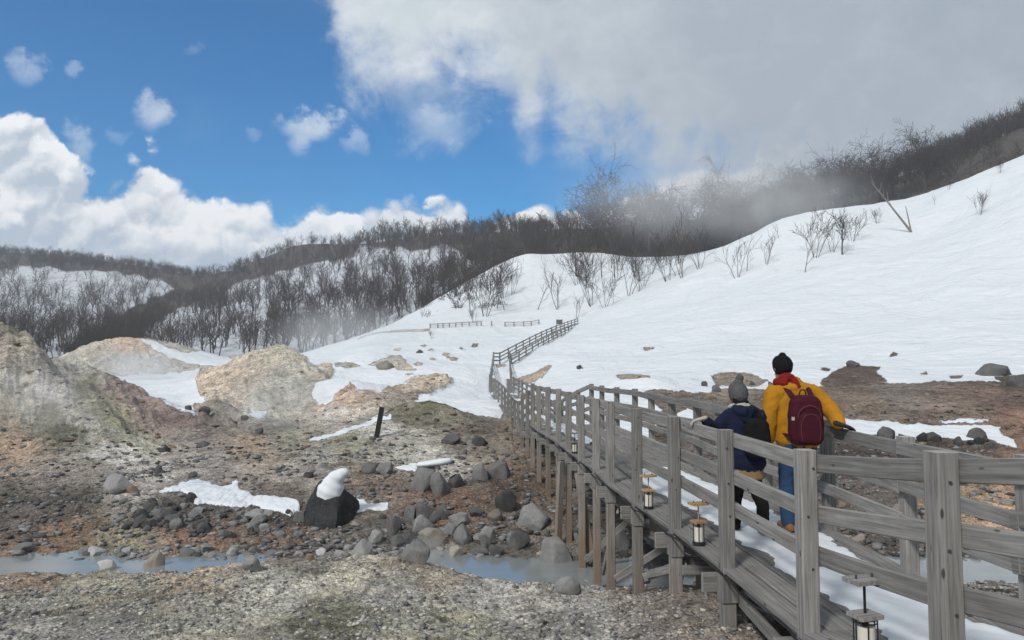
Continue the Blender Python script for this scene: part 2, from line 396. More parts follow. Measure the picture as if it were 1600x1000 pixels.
# snow cover polygons in photo pixels with a distance range
SNOW_IN = [
    ([(515, 572), (522, 592), (492, 600), (486, 615), (497, 640), (515, 632), (535, 611), (546, 600), (556, 611), (575, 616), (590, 619), (598, 612), (625, 607), (648, 596), (672, 590), (700, 594), (705, 600), (682, 614),
      (655, 620), (650, 628), (640, 640), (662, 636), (690, 642), (730, 652), (742, 662), (771, 666), (785, 652), (812, 645), (850, 655), (960, 655), (985, 632), (1010, 612), (1060, 614), (1100, 616), (1140, 606), (1200, 608), (1260, 602),
      (1300, 603), (1345, 595), (1400, 601), (1480, 598), (1545, 596), (1600, 606), (1800, 612), (2600, 620), (2600, -900), (900, -400), (480, 300), (480, 572)], 31, 400),
    ([(158, 588), (200, 588), (260, 586), (314, 578), (306, 596), (312, 615), (322, 637), (300, 640), (283, 644), (258, 637), (236, 622), (214, 606), (190, 603)], 36, 105),
    ([(214, 531), (236, 534), (262, 546), (300, 552), (330, 548), (362, 560), (372, 574), (345, 577), (300, 570), (262, 560), (238, 546)], 90, 200),
    ([(248, 774), (268, 762), (300, 754), (330, 757), (350, 764), (368, 753), (376, 768), (398, 779), (430, 778), (464, 782), (468, 800), (452, 808), (425, 800), (398, 792), (360, 795), (332, 790), (306, 790), (300, 780), (282, 772)], 16, 22),
    ([(540, 784), (570, 783), (572, 792), (606, 791), (604, 801), (572, 801), (545, 812), (530, 808)], 15.5, 21),
    ([(616, 736), (628, 730), (650, 727), (650, 742), (634, 741)], 18, 25),
    ([(388, 644), (404, 641), (420, 645), (416, 656), (400, 660), (390, 655)], 33, 60),
    ([(480, 690), (520, 678), (560, 664), (612, 648), (612, 655), (560, 673), (520, 684), (492, 692)], 24, 34),
    ([(272, 640), (300, 642), (308, 652), (290, 650)], 35, 60), ([(296, 655), (310, 656), (306, 662)], 35, 60),
    ([(1310, 657), (1380, 662), (1450, 667), (1530, 666), (1562, 668), (1566, 682), (1582, 690), (1592, 700), (1566, 698), (1548, 690), (1500, 690), (1470, 686), (1430, 688), (1380, 686), (1340, 680), (1300, 676)], 20, 34),
    ([(1465, 660), (1500, 657), (1552, 659), (1520, 663), (1480, 663)], 24, 36),
    ([(1060, 650), (1072, 640), (1088, 645), (1095, 668), (1080, 680), (1066, 670)], 24, 36),
    ([(820, 640), (1000, 620), (1035, 640), (1020, 690), (960, 705), (900, 690)], 21, 40),
]
SNOW_OUT = [
    ([(575, 573), (600, 560), (626, 558), (636, 572), (652, 582), (628, 582), (600, 578)], 55, 95),
    ([(520, 572), (540, 566), (558, 570), (566, 575), (540, 576)], 60, 130),
    ([(676, 612), (690, 602), (708, 594), (704, 600), (688, 612)], 36, 70),
    ([(800, 596), (830, 585), (856, 570), (862, 571), (848, 590), (822, 600), (804, 602)], 40, 90),
    ([(962, 588), (985, 584), (1014, 587), (1016, 594), (994, 597), (968, 596)], 36, 70),
    ([(1112, 592), (1135, 586), (1175, 588), (1200, 596), (1180, 604), (1150, 602), (1120, 604)], 34, 60),
    ([(1280, 596), (1300, 584), (1320, 574), (1335, 562), (1345, 572), (1375, 574), (1370, 584), (1388, 596), (1372, 606), (1290, 606)], 33, 60),
    ([(1552, 590), (1575, 588), (1600, 586), (1640, 596), (1640, 612), (1590, 606), (1565, 600)], 30, 50),
    ([(1482, 588), (1505, 587), (1502, 592), (1486, 592)], 33, 60), ([(1438, 583), (1448, 580), (1450, 585), (1440, 586)], 33, 60),
    ([(900, 573), (908, 571), (912, 575), (904, 577)], 45, 90), ([(1004, 544), (1015, 543), (1016, 548), (1008, 548)], 50, 90),
    ([(775, 575), (790, 574), (786, 578), (777, 579)], 60, 75),
    ([(1472, 298), (1494, 286), (1496, 294), (1478, 302)], 110, 150),
]
for bx, by, ww in [(712, 516, 10), (735, 517, 9), (760, 519, 7), (745, 531, 14), (724, 533, 5), (697, 555, 6), (672, 549, 5), (655, 572, 7), (636, 574, 6), (708, 562, 7), (700, 560, 4), (675, 563, 5), (742, 540, 6),
                   (655, 606, 8), (640, 590, 6), (665, 618, 6), (722, 546, 4), (780, 526, 5), (690, 536, 6), (660, 540, 5), (620, 548, 6), (610, 540, 4), (640, 530, 5), (1020, 545, 4), (1398, 551, 6), (1290, 578, 8)]:
    SNOW_OUT.append(([(bx - ww, by + 1), (bx - ww * .3, by - ww * .35), (bx + ww, by - ww * .1), (bx + ww * .6, by + ww * .4), (bx - ww * .4, by + ww * .45)], 32, 140))

def poly_sd(px, py, poly):
    """signed distance (positive inside), pixels"""
    poly = np.array(poly, float); n = len(poly)
    inside = np.zeros(px.shape, bool); dist = np.full(px.shape, 1e9)
    for i in range(n):
        x1, y1 = poly[i]; x2, y2 = poly[(i + 1) % n]
        cond = ((y1 > py) != (y2 > py))
        with np.errstate(divide='ignore', invalid='ignore'):
            xi = (x2 - x1) * (py - y1) / (y2 - y1 + 1e-12) + x1
        inside ^= cond & (px < xi)
        dx, dy = x2 - x1, y2 - y1
        t = np.clip(((px - x1) * dx + (py - y1) * dy) / (dx * dx + dy * dy + 1e-9), 0, 1)
        dist = np.minimum(dist, np.hypot(px - x1 - t * dx, (py - y1 - t * dy)))
    return np.where(inside, dist, -dist)
def region_sd(px, py, d, polys, jx, jy, R=40):
    out = np.full(px.shape, -40.0)
    for poly, d0, d1 in polys:
        a = np.array(poly, float)
        m = (px > a[:, 0].min() - R) & (px < a[:, 0].max() + R) & (py > a[:, 1].min() - R) & (py < a[:, 1].max() + R) & (d > d0) & (d < d1)
        if m.any():
            idx = np.nonzero(m)
            sdv = poly_sd(px[idx] + jx[idx], py[idx] + jy[idx], poly)
            out[idx] = np.maximum(out[idx], sdv)
    return out
def snow_mask(x, y, z):
    px, py = project(x, y, z)
    k = F / np.maximum(y, 1)
    jx = 4.5 * pn(px / 22, py / 14) + 2.5 * pn(px / 7, py / 5)
    jy = 2.5 * pn(px / 25 + 7, py / 14) + 1.3 * pn(px / 8 + 3, py / 5)
    s = region_sd(px, py, y, SNOW_IN, jx, jy)
    o = region_sd(px, py, y, SNOW_OUT, jx * .5, jy * .5)
    s = np.minimum(s, -o)
    s = np.where((y > 105) & (px > 400), 10, s)
    road = (px > 560) & (px < 672) & (np.abs(y - 132) < 1.6)
    s = np.where(road, -6, s)
    return np.clip(0.5 + s / 5.0, 0, 1)

# colours of the bare ground: photo pixel -> surface colour
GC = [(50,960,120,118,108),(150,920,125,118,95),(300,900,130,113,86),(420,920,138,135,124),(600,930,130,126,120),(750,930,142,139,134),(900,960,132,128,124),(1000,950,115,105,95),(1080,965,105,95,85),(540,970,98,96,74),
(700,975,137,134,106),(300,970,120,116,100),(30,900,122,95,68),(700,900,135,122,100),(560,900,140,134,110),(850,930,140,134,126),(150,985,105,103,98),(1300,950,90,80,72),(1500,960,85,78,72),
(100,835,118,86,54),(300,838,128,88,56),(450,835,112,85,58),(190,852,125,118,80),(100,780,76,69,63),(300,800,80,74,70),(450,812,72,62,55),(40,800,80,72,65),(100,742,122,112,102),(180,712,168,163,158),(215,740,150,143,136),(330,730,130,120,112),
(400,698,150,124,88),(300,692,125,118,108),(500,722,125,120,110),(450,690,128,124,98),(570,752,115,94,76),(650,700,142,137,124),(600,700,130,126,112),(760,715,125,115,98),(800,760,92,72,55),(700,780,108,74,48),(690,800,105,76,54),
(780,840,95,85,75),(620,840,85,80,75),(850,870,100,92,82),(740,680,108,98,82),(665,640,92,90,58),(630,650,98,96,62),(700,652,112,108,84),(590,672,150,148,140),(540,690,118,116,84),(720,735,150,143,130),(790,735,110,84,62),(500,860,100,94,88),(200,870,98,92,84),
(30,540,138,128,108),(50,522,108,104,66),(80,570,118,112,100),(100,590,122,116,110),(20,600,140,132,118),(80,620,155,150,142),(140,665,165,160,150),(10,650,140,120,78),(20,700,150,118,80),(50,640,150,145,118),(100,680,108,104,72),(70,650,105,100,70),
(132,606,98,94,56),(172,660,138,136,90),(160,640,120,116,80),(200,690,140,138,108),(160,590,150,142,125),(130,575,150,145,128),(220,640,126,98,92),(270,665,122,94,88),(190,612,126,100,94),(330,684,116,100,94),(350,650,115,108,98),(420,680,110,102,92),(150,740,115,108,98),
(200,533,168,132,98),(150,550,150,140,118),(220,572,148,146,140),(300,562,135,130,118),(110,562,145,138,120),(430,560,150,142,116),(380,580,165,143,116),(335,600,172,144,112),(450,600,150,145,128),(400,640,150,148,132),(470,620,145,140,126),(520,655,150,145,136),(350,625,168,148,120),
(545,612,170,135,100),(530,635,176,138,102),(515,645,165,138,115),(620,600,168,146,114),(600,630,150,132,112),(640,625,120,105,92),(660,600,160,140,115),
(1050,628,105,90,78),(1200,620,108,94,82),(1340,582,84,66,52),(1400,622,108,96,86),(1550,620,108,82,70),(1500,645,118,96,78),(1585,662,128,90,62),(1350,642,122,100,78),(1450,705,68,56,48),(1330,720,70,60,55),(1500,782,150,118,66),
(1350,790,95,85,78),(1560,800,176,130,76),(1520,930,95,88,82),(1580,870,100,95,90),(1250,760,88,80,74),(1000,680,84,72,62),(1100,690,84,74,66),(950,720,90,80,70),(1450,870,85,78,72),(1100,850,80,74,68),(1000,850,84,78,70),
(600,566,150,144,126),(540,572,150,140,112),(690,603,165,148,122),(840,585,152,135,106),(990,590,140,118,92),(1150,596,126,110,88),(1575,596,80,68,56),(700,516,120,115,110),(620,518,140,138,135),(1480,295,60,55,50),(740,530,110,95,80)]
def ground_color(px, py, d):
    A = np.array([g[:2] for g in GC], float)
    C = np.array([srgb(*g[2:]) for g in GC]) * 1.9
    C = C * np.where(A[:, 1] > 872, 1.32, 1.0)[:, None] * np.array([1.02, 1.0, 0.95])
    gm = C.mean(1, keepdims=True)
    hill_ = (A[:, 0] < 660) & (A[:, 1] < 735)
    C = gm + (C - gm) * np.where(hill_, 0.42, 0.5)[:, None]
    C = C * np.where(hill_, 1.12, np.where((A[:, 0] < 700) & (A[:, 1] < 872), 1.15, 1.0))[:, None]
    out = np.zeros((len(px), 3), np.float32)
    jx = 14 * pn(px / 30, py / 16) + 7 * pn(px / 9, py / 6)
    jy = 8 * pn(px / 30 + 9, py / 16) + 4 * pn(px / 9 + 5, py / 6)
    for i in range(0, len(px), 60000):
        s = slice(i, i + 60000)
        d2 = ((px[s] + jx[s])[:, None] - A[None, :, 0]) ** 2 * 0.6 + ((py[s] + jy[s])[:, None] - A[None, :, 1]) ** 2 * 1.8
        wgt = 1 / (d2 + 90) ** 2.2
        wgt /= wgt.sum(1, keepdims=True)
        out[s] = wgt @ C
    return out

def polar_sheet(field_z, us, ds):
    U_, D_ = np.meshgrid(us, ds)
    x = (U_ * D_).ravel(); y = D_.ravel()
    n, m = len(ds), len(us)
    i = np.arange(n - 1)[:, None] * m + np.arange(m - 1)[None, :]
    f = np.stack([i, i + 1, i + 1 + m, i + m], -1).reshape(-1, 4)
    return x, y, f
us = np.concatenate([np.linspace(-1.25, -0.74, 90, endpoint=False), np.linspace(-0.74, 0.74, 1000), np.linspace(0.74, 1.25, 90)[1:]])
lw = np.concatenate([np.linspace(math.log(1.3), math.log(6.5), 60, endpoint=False), np.linspace(math.log(6.5), math.log(12.6), 220, endpoint=False), np.linspace(math.log(12.6), math.log(15), 50, endpoint=False),
                     np.linspace(math.log(15), math.log(34), 260, endpoint=False), np.linspace(math.log(34), math.log(70), 150, endpoint=False), np.linspace(math.log(70), math.log(215), 190)])
gx, gy, gf = polar_sheet(None, us, np.exp(lw))
gz = ground_base(gx, gy)
gsnow = snow_mask(gx, gy, gz)
gpx, gpy = project(gx, gy, gz)
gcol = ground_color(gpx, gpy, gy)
gz = gz + rough(gx, gy, gsnow)

def ground_z(x, y):
    x = np.atleast_1d(np.asarray(x, float)); y = np.atleast_1d(np.asarray(y, float))
    z = ground_base(x, y)
    return z + rough(x, y, snow_mask(x, y, z))
def hit(px, py, d0=4.0, d1=210.0, n=900):
    """where the ray through a photo pixel first meets the ground"""
    u, e = ray(px, py)
    d = np.exp(np.linspace(math.log(d0), math.log(d1), n))
    g = ground_z(u * d, d)
    below = (CZ + e * d) <= g
    if not below.any():
        k = int(np.argmin(np.abs((CZ + e * d) - g)))
    else:
        k = int(np.argmax(below))
    return Vector((u * d[k], d[k], float(g[k])))
# ------------------------------------------------------------------ materials
def new_mat(name):
    m = bpy.data.materials.new(name); m.use_nodes = True
    t = NT(m.node_tree); t.n.clear()
    out = t.node('ShaderNodeOutputMaterial')
    b = t.node('ShaderNodeBsdfPrincipled')
    t.l.new(b.outputs[0], out.inputs[0])
    return m, t, b
def snow_color(t, vec):
    n = t.noise(vec, 0.9, 4, 0.5)
    return t.mix(n.outputs[0], (0.70, 0.765, 0.83), (0.82, 0.855, 0.89))

def make_ground_mat():
    m, t, b = new_mat('ground')
    geo = t.node('ShaderNodeNewGeometry'); P_ = geo.outputs['Position']
    at = t.node('ShaderNodeAttribute', attribute_name='snow').outputs['Fac']
    ac = t.node('ShaderNodeAttribute', attribute_name='base').outputs['Color']
    big = t.noise(P_, 0.55, 6, 0.6); mid = t.noise(P_, 3.5, 8, 0.65); fine = t.noise(P_, 22, 6, 0.7)
    peb = t.vor(P_, 26); peb2 = t.vor(P_, 9.0); pe = t.vor(P_, 60)
    # stones: a random tone per cell
    tone = t.node('ShaderNodeSeparateColor', {0: peb.outputs['Color']}).outputs[0]
    tone2 = t.node('ShaderNodeSeparateColor', {0: peb2.outputs['Color']}).outputs[1]
    tone3 = t.node('ShaderNodeSeparateColor', {0: pe.outputs['Color']}).outputs[1]
    k = t.m('MULTIPLY_ADD', t.m('SUBTRACT', mid.outputs[0], 0.5), 2.1, 1.0)
    k = t.m('MULTIPLY', k, t.m('MULTIPLY_ADD', t.m('SUBTRACT', fine.outputs[0], 0.5), 2.2, 1.0))
    k = t.m('MULTIPLY', k, t.m('MULTIPLY_ADD', tone, 0.55, 0.72))
    k = t.m('MULTIPLY', k, t.m('MULTIPLY_ADD', tone3, 0.5, 0.78))
    k = t.m('MULTIPLY', k, t.m('MULTIPLY_ADD', t.m('SUBTRACT', big.outputs[0], 0.5), 1.1, 1.0))
    k = t.m('MAXIMUM', k, 0.22)
    crust = t.noise(t.node('ShaderNodeVectorMath', {0: P_, 1: (1, 1, 2.5)}, operation='MULTIPLY'), 0.9, 8, 0.72, 1.2)
    k = t.m('MULTIPLY', k, t.m('MULTIPLY_ADD', t.ss(crust.outputs[0], 0.36, 0.5), 0.55, 0.5))
    streak = t.noise(P_, 0.28, 9, 0.7, 0.8)
    k = t.m('MULTIPLY', k, t.m('MULTIPLY_ADD', t.m('SUBTRACT', streak.outputs[0], 0.5), 1.5, 1.06))
    k = t.m('MULTIPLY', k, t.ss(peb2.outputs[0], 0.85, 0.5, 0.75, 1.08))
    kc = t.node('ShaderNodeCombineColor', {0: k, 1: k, 2: k})
    c = t.mix(1.0, ac, kc, 'MULTIPLY')
    # rusty and sulphur tints in patches
    tint = t.ss(t.noise(P_, 1.3, 5, 0.6).outputs[0], 0.55, 0.72)
    c = t.mix(t.m('MULTIPLY', tint, 0.22), c, t.mix(1.0, c, (1.25, 0.98, 0.72), 'MULTIPLY'))
    olive = t.ss(t.noise(t.node('ShaderNodeVectorMath', {0: P_, 1: (31, 7, 3)}, operation='ADD'), 1.9, 5, 0.65).outputs[0], 0.56, 0.68)
    c = t.mix(t.m('MULTIPLY', olive, 0.3), c, t.mix(1.0, c, (0.95, 0.96, 0.72), 'MULTIPLY'))
    pale = t.ss(tone3, 0.93, 0.97)
    c = t.mix(t.m('MULTIPLY', pale, 0.55), c, (0.48, 0.46, 0.42))
    # snow edge broken up by noise
    sn = t.m('ADD', at, t.m('ADD', t.m('MULTIPLY', t.m('SUBTRACT', mid.outputs[0], 0.5), 1.0), t.m('MULTIPLY', t.m('SUBTRACT', fine.outputs[0], 0.5), 0.7)))
    sf = t.ss(sn, 0.42, 0.56)
    c = t.mix(sf, c, snow_color(t, P_))
    t.put(b.inputs['Base Color'], c)
    t.put(b.inputs['Roughness'], t.m('MULTIPLY_ADD', sf, -0.15, 0.9))
    b.inputs['Specular IOR Level'].default_value = 0.25
    h = t.m('ADD', t.m('ADD', t.m('MULTIPLY', mid.outputs[0], 0.13), t.m('MULTIPLY', crust.outputs[0], 0.45)), t.m('MULTIPLY', fine.outputs[0], 0.028))
    h = t.m('ADD', h, t.m('MULTIPLY', t.m('MINIMUM', peb.outputs[0], 0.5), -0.03))
    h = t.m('ADD', h, t.m('MULTIPLY', t.m('MINIMUM', peb2.outputs[0], 0.6), -0.05))
    hs_ = t.m('ADD', t.m('MULTIPLY', t.noise(P_, 1.6, 5, 0.55).outputs[0], 0.12), t.m('MULTIPLY', t.noise(P_, 0.22, 6, 0.6, 0.4).outputs[0], 1.1))
    mx = t.node('ShaderNodeMix', {0: sf, 2: h, 3: hs_})
    bump = t.node('ShaderNodeBump', {'Height': mx.outputs[0], 'Strength': 0.9, 'Distance': 1.0})
    t.put(b.inputs['Normal'], bump.outputs[0])
    return m
M = {}
M['ground'] = make_ground_mat()

def make_snow(name='snow'):
    m, t, b = new_mat(name)
    geo = t.node('ShaderNodeNewGeometry'); P_ = geo.outputs['Position']
    t.put(b.inputs['Base Color'], snow_color(t, P_))
    b.inputs['Roughness'].default_value = 0.7
    b.inputs['Specular IOR Level'].default_value = 0.3
    h = t.m('ADD', t.m('MULTIPLY', t.noise(P_, 6, 5, 0.6).outputs[0], 0.05), t.m('MULTIPLY', t.noise(P_, 40, 3, 0.6).outputs[0], 0.006))
    t.put(b.inputs['Normal'], t.node('ShaderNodeBump', {'Height': h, 'Strength': 0.8}).outputs[0])
    return m
M['snow'] = make_snow()

def make_hill():
    m, t, b = new_mat('wooded_hill')
    P_ = t.node('ShaderNodeNewGeometry').outputs['Position']
    br = t.node('ShaderNodeAttribute', attribute_name='brush').outputs['Fac']
    n = t.noise(P_, 0.06, 6, 0.65); n2 = t.noise(P_, 0.5, 5, 0.7)
    f = t.ss(t.m('ADD', br, t.m('MULTIPLY', t.m('SUBTRACT', n2.outputs[0], 0.5), 0.5)), 0.35, 0.65)
    sn = t.mix(t.ss(n2.outputs[0], 0.5, 0.72), (0.60, 0.645, 0.70), (0.22, 0.21, 0.21))
    bb = t.mix(n2.outputs[0], (0.045, 0.04, 0.037), (0.13, 0.118, 0.108))
    t.put(b.inputs['Base Color'], t.mix(f, sn, bb))
    b.inputs['Roughness'].default_value = 0.95
    b.inputs['Specular IOR Level'].default_value = 0.1
    t.put(b.inputs['Normal'], t.node('ShaderNodeBump', {'Height': t.m('MULTIPLY', n2.outputs[0], 2.0), 'Strength': 0.5}).outputs[0])
    return m
M['hill'] = make_hill()

def make_water():
    m, t, b = new_mat('milky_water')
    P_ = t.node('ShaderNodeNewGeometry').outputs['Position']
    n = t.noise(t.node('ShaderNodeVectorMath', {0: P_, 1: (0.35, 1.0, 1)}, operation='MULTIPLY'), 1.6, 4, 0.6)
    t.put(b.inputs['Base Color'], t.mix(n.outputs[0], (0.17, 0.195, 0.20), (0.31, 0.34, 0.35)))
    b.inputs['Roughness'].default_value = 0.12
    b.inputs['Specular IOR Level'].default_value = 0.6
    h = t.noise(t.node('ShaderNodeVectorMath', {0: P_, 1: (0.6, 1.5, 1)}, operation='MULTIPLY'), 5.0, 4, 0.6)
    t.put(b.inputs['Normal'], t.node('ShaderNodeBump', {'Height': t.m('MULTIPLY', h.outputs[0], 0.03), 'Strength': 0.6}).outputs[0])
    return m
M['water'] = make_water()

def make_bark(name, c1, c2):
    m, t, b = new_mat(name)
    P_ = t.node('ShaderNodeNewGeometry').outputs['Position']
    n = t.noise(P_, 0.8, 4, 0.6)
    t.put(b.inputs['Base Color'], t.mix(n.outputs[0], c1, c2))
    b.inputs['Roughness'].default_value = 0.9
    b.inputs['Specular IOR Level'].default_value = 0.15
    return m
M['bark'] = make_bark('bark', (0.045, 0.04, 0.036), (0.13, 0.118, 0.105))
M['twig'] = make_bark('twigs', (0.034, 0.028, 0.025), (0.095, 0.08, 0.07))
M['birch'] = make_bark('pale_bark', (0.16, 0.14, 0.12), (0.30, 0.28, 0.25))

def make_rock(name, c1, c2, fleck=(0.4, 0.38, 0.35), fl=0.3):
    m, t, b = new_mat(name)
    tcn = t.node('ShaderNodeTexCoord').outputs['Object']
    P_ = t.node('ShaderNodeNewGeometry').outputs['Position']
    n = t.noise(P_, 2.2, 7, 0.65); n2 = t.noise(P_, 18, 6, 0.7); v = t.vor(P_, 7, 'DISTANCE_TO_EDGE')
    oi = t.m('FRACT', t.m('ADD', t.node('ShaderNodeObjectInfo').outputs['Random'], t.node('ShaderNodeNewGeometry').outputs['Random Per Island']))
    c = t.mix(t.m('MULTIPLY_ADD', t.m('SUBTRACT', n.outputs[0], 0.5), 1.6, 0.5, clamp=True), c1, c2)
    c = t.mix(t.m('MULTIPLY', t.ss(n2.outputs[0], 0.55, 0.75), fl), c, fleck)
    k = t.m('MULTIPLY', t.m('MULTIPLY_ADD', oi, 0.85, 0.6), t.m('MULTIPLY_ADD', n2.outputs[0], 0.9, 0.55))
    c = t.mix(1.0, c, t.node('ShaderNodeCombineColor', {0: k, 1: k, 2: k}), 'MULTIPLY')
    t.put(b.inputs['Base Color'], c)
    b.inputs['Roughness'].default_value = 0.85
    b.inputs['Specular IOR Level'].default_value = 0.3
    h = t.m('ADD', t.m('MULTIPLY', n.outputs[0], 0.10), t.m('MULTIPLY', n2.outputs[0], 0.025))
    h = t.m('ADD', h, t.m('MULTIPLY', t.m('MINIMUM', v.outputs[0], 0.06), 0.15))
    t.put(b.inputs['Normal'], t.node('ShaderNodeBump', {'Height': h, 'Strength': 0.9}).outputs[0])
    return m
M['rock_grey'] = make_rock('grey_rock', (0.13, 0.13, 0.13), (0.27, 0.275, 0.275))
M['rock_pale'] = make_rock('pale_rock', (0.26, 0.265, 0.265), (0.46, 0.46, 0.45), (0.1, 0.1, 0.1), 0.4)
M['rock_black'] = make_rock('black_rock', (0.010, 0.011, 0.012), (0.06, 0.062, 0.066), (0.22, 0.22, 0.22), 0.4)
M['rock_dark'] = make_rock('dark_rock', (0.04, 0.04, 0.042), (0.12, 0.12, 0.122))
M['rock_rust'] = make_rock('rusty_rock', (0.12, 0.09, 0.065), (0.25, 0.19, 0.135))
M['rock_gravel'] = make_rock('pale_gravel', (0.22, 0.21, 0.19), (0.5, 0.48, 0.44), (.6,.58,.54), .3)
M['rock_tan'] = make_rock('tan_rock', (0.2, 0.185, 0.16), (0.36, 0.335, 0.28))

def make_wood(name, c1, c2, low=None):
    m, t, b = new_mat(name)
    uvn = t.node('ShaderNodeTexCoord').outputs['UV']
    st = t.node('ShaderNodeVectorMath', {0: uvn, 1: (1.6, 42.0, 1)}, operation='MULTIPLY')
    g1 = t.noise(st, 1.0, 6, 0.6, 0.6)
    st2 = t.node('ShaderNodeVectorMath', {0: uvn, 1: (4.0, 160.0, 1)}, operation='MULTIPLY')
    g2 = t.noise(st2, 1.0, 3, 0.6)
    big = t.noise(uvn, 2.3, 4, 0.6)
    oi = t.node('ShaderNodeObjectInfo').outputs['Random']
    f = t.m('MULTIPLY_ADD', t.m('SUBTRACT', g1.outputs[0], 0.5), 2.0, 0.5, clamp=True)
    c = t.mix(f, c1, c2)
    k = t.m('MULTIPLY', t.m('MULTIPLY_ADD', oi, 0.34, 0.83), t.m('MULTIPLY_ADD', big.outputs[0], 0.7, 0.65))
    k = t.m('MULTIPLY', k, t.m('MULTIPLY_ADD', t.ss(g2.outputs[0], 0.3, 0.42), 0.35, 0.65))
    c = t.mix(1.0, c, t.node('ShaderNodeCombineColor', {0: k, 1: k, 2: k}), 'MULTIPLY')
    kn = t.vor(t.node('ShaderNodeVectorMath', {0: uvn, 1: (3.2, 9.0, 1)}, operation='MULTIPLY'), 1.0)
    kf = t.ss(kn.outputs[0], 0.05, 0.11, 0.85, 0.0)
    c = t.mix(kf, c, (0.035, 0.03, 0.027))
    if low is not None:
        st3 = t.noise(uvn, 1.3, 4, 0.6)
        z = t.node('ShaderNodeSeparateXYZ', {0: t.node('ShaderNodeNewGeometry').outputs['Position']}).outputs[2]
        c = t.mix(t.m('MULTIPLY', t.ss(t.m('ADD', z, t.m('MULTIPLY', st3.outputs[0], 1.6)), 0.7, 2.6, 1, 0), 0.75), c, t.mix(f, low, tuple(q * 0.55 for q in low)))
    t.put(b.inputs['Base Color'], c)
    b.inputs['Roughness'].default_value = 0.85
    b.inputs['Specular IOR Level'].default_value = 0.25
    h = t.m('ADD', t.m('MULTIPLY', g1.outputs[0], 0.006), t.m('MULTIPLY', g2.outputs[0], 0.003))
    h = t.m('SUBTRACT', h, t.m('MULTIPLY', kf, 0.004))
    t.put(b.inputs['Normal'], t.node('ShaderNodeBump', {'Height': h, 'Strength': 1.0}).outputs[0])
    return m
M['wood'] = make_wood('weathered_wood', (0.115, 0.112, 0.107), (0.365, 0.358, 0.345))
M['wood_leg'] = make_wood('leg_wood', (0.14, 0.13, 0.12), (0.36, 0.34, 0.31), low=(0.27, 0.18, 0.115))
M['wood_end'] = make_wood('pale_wood', (0.24, 0.235, 0.225), (0.42, 0.41, 0.39))
M['wood_new'] = make_wood('fresh_wood', (0.34, 0.20, 0.09), (0.52, 0.34, 0.17))

def plain(name, col, rough=0.8, spec=0.3, nz=0.25, scale=30, bump=0.0, metal=0.0):
    m, t, b = new_mat(name)
    P_ = t.node('ShaderNodeTexCoord').outputs['Object']
    n = t.noise(P_, scale, 5, 0.6)
    k = t.m('MULTIPLY_ADD', t.m('SUBTRACT', n.outputs[0], 0.5), nz * 2, 1.0)
    t.put(b.inputs['Base Color'], t.mix(1.0, col, t.node('ShaderNodeCombineColor', {0: k, 1: k, 2: k}), 'MULTIPLY'))
    b.inputs['Roughness'].default_value = rough
    b.inputs['Specular IOR Level'].default_value = spec
    b.inputs['Metallic'].default_value = metal
    if bump:
        t.put(b.inputs['Normal'], t.node('ShaderNodeBump', {'Height': t.m('MULTIPLY', n.outputs[0], bump), 'Strength': 1.0}).outputs[0])
    return m
M['iron'] = plain('black_iron', (0.012, 0.012, 0.013), 0.5, 0.5)
M['cable'] = plain('black_cable', (0.012, 0.012, 0.012), 0.55, 0.4)
M['paper'] = plain('milky_glass', (0.72, 0.70, 0.62), 0.45, 0.4, 0.06)
M['bolt'] = plain('bolt_steel', (0.10, 0.10, 0.10), 0.5, 0.5, metal=0.6)

# ------------------------------------------------------------------ the ground sheet and the water
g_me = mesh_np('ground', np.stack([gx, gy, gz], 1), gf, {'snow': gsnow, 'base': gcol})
ground = link('ground', g_me, M['ground'], smooth=True)
tag(ground, kind='structure')
wv = [(-45, 11.0, 0.0), (45, 11.0, 0.0), (45, 16.2, 0.0), (-45, 16.2, 0.0)]
water = link('stream_water', mesh_np('stream_water', wv, [[0, 1, 2, 3]]), M['water'])
tag(water, kind='structure')
# ------------------------------------------------------------------ wooded hills behind
H = []
H += [(-600, 560, 185), (0, 560, 185), (100, 565, 185), (230, 560, 185), (400, 560, 190), (500, 550, 190), (600, 525, 190), (700, 480, 195), (800, 440, 200), (900, 425, 195), (1000, 425, 190), (1100, 420, 180), (1200, 385, 170), (1285, 352, 165), (1400, 355, 160), (1480, 325, 158), (1600, 275, 150), (2000, 130, 150), (2400, 40, 150)]
H += [(-600, 470, 350), (0, 480, 350), (100, 490, 350), (180, 500, 330), (230, 520, 320), (300, 500, 300), (400, 480, 300), (500, 460, 300), (600, 445, 300), (700, 430, 290), (800, 405, 270), (900, 385, 250)]
H += [(-600, 420, 450), (0, 425, 450), (100, 422, 450), (200, 434, 450), (280, 456, 440), (330, 458, 420), (370, 446, 410), (440, 425, 400), (560, 408, 370)]
H += [(-600, 390, 650), (0, 400, 650), (100, 405, 650), (200, 416, 650), (300, 436, 620), (345, 441, 600), (370, 430, 520), (400, 414, 460), (440, 397, 430), (520, 389, 410), (600, 384, 400), (700, 374, 380), (800, 367, 350), (880, 366, 300), (940, 372, 260)]
H += [(1000, 384, 230), (1100, 372, 215), (1200, 342, 205), (1300, 316, 200), (1400, 302, 195), (1500, 256, 190), (1600, 205, 185), (2000, 60, 185), (2400, 0, 185)]
H += [(-600, 470, 900), (345, 480, 850), (520, 440, 700), (800, 420, 600), (1000, 420, 400), (1200, 370, 350), (1400, 330, 340), (1600, 240, 330), (2400, 60, 330)]
HF = Field(H)
def hill_z(x, y):
    x = np.asarray(x, float); y = np.asarray(y, float)
    return CZ + y * HF(x / y, y) + (fbm(x, y, 45, 4) * 3.0 + fbm(x + 50, y, 110, 2, ridged=True) * 3.0) * np.clip((y - 190) / 120, 0, 1) - 7 * np.clip((172 - y) / 25, 0, 1)
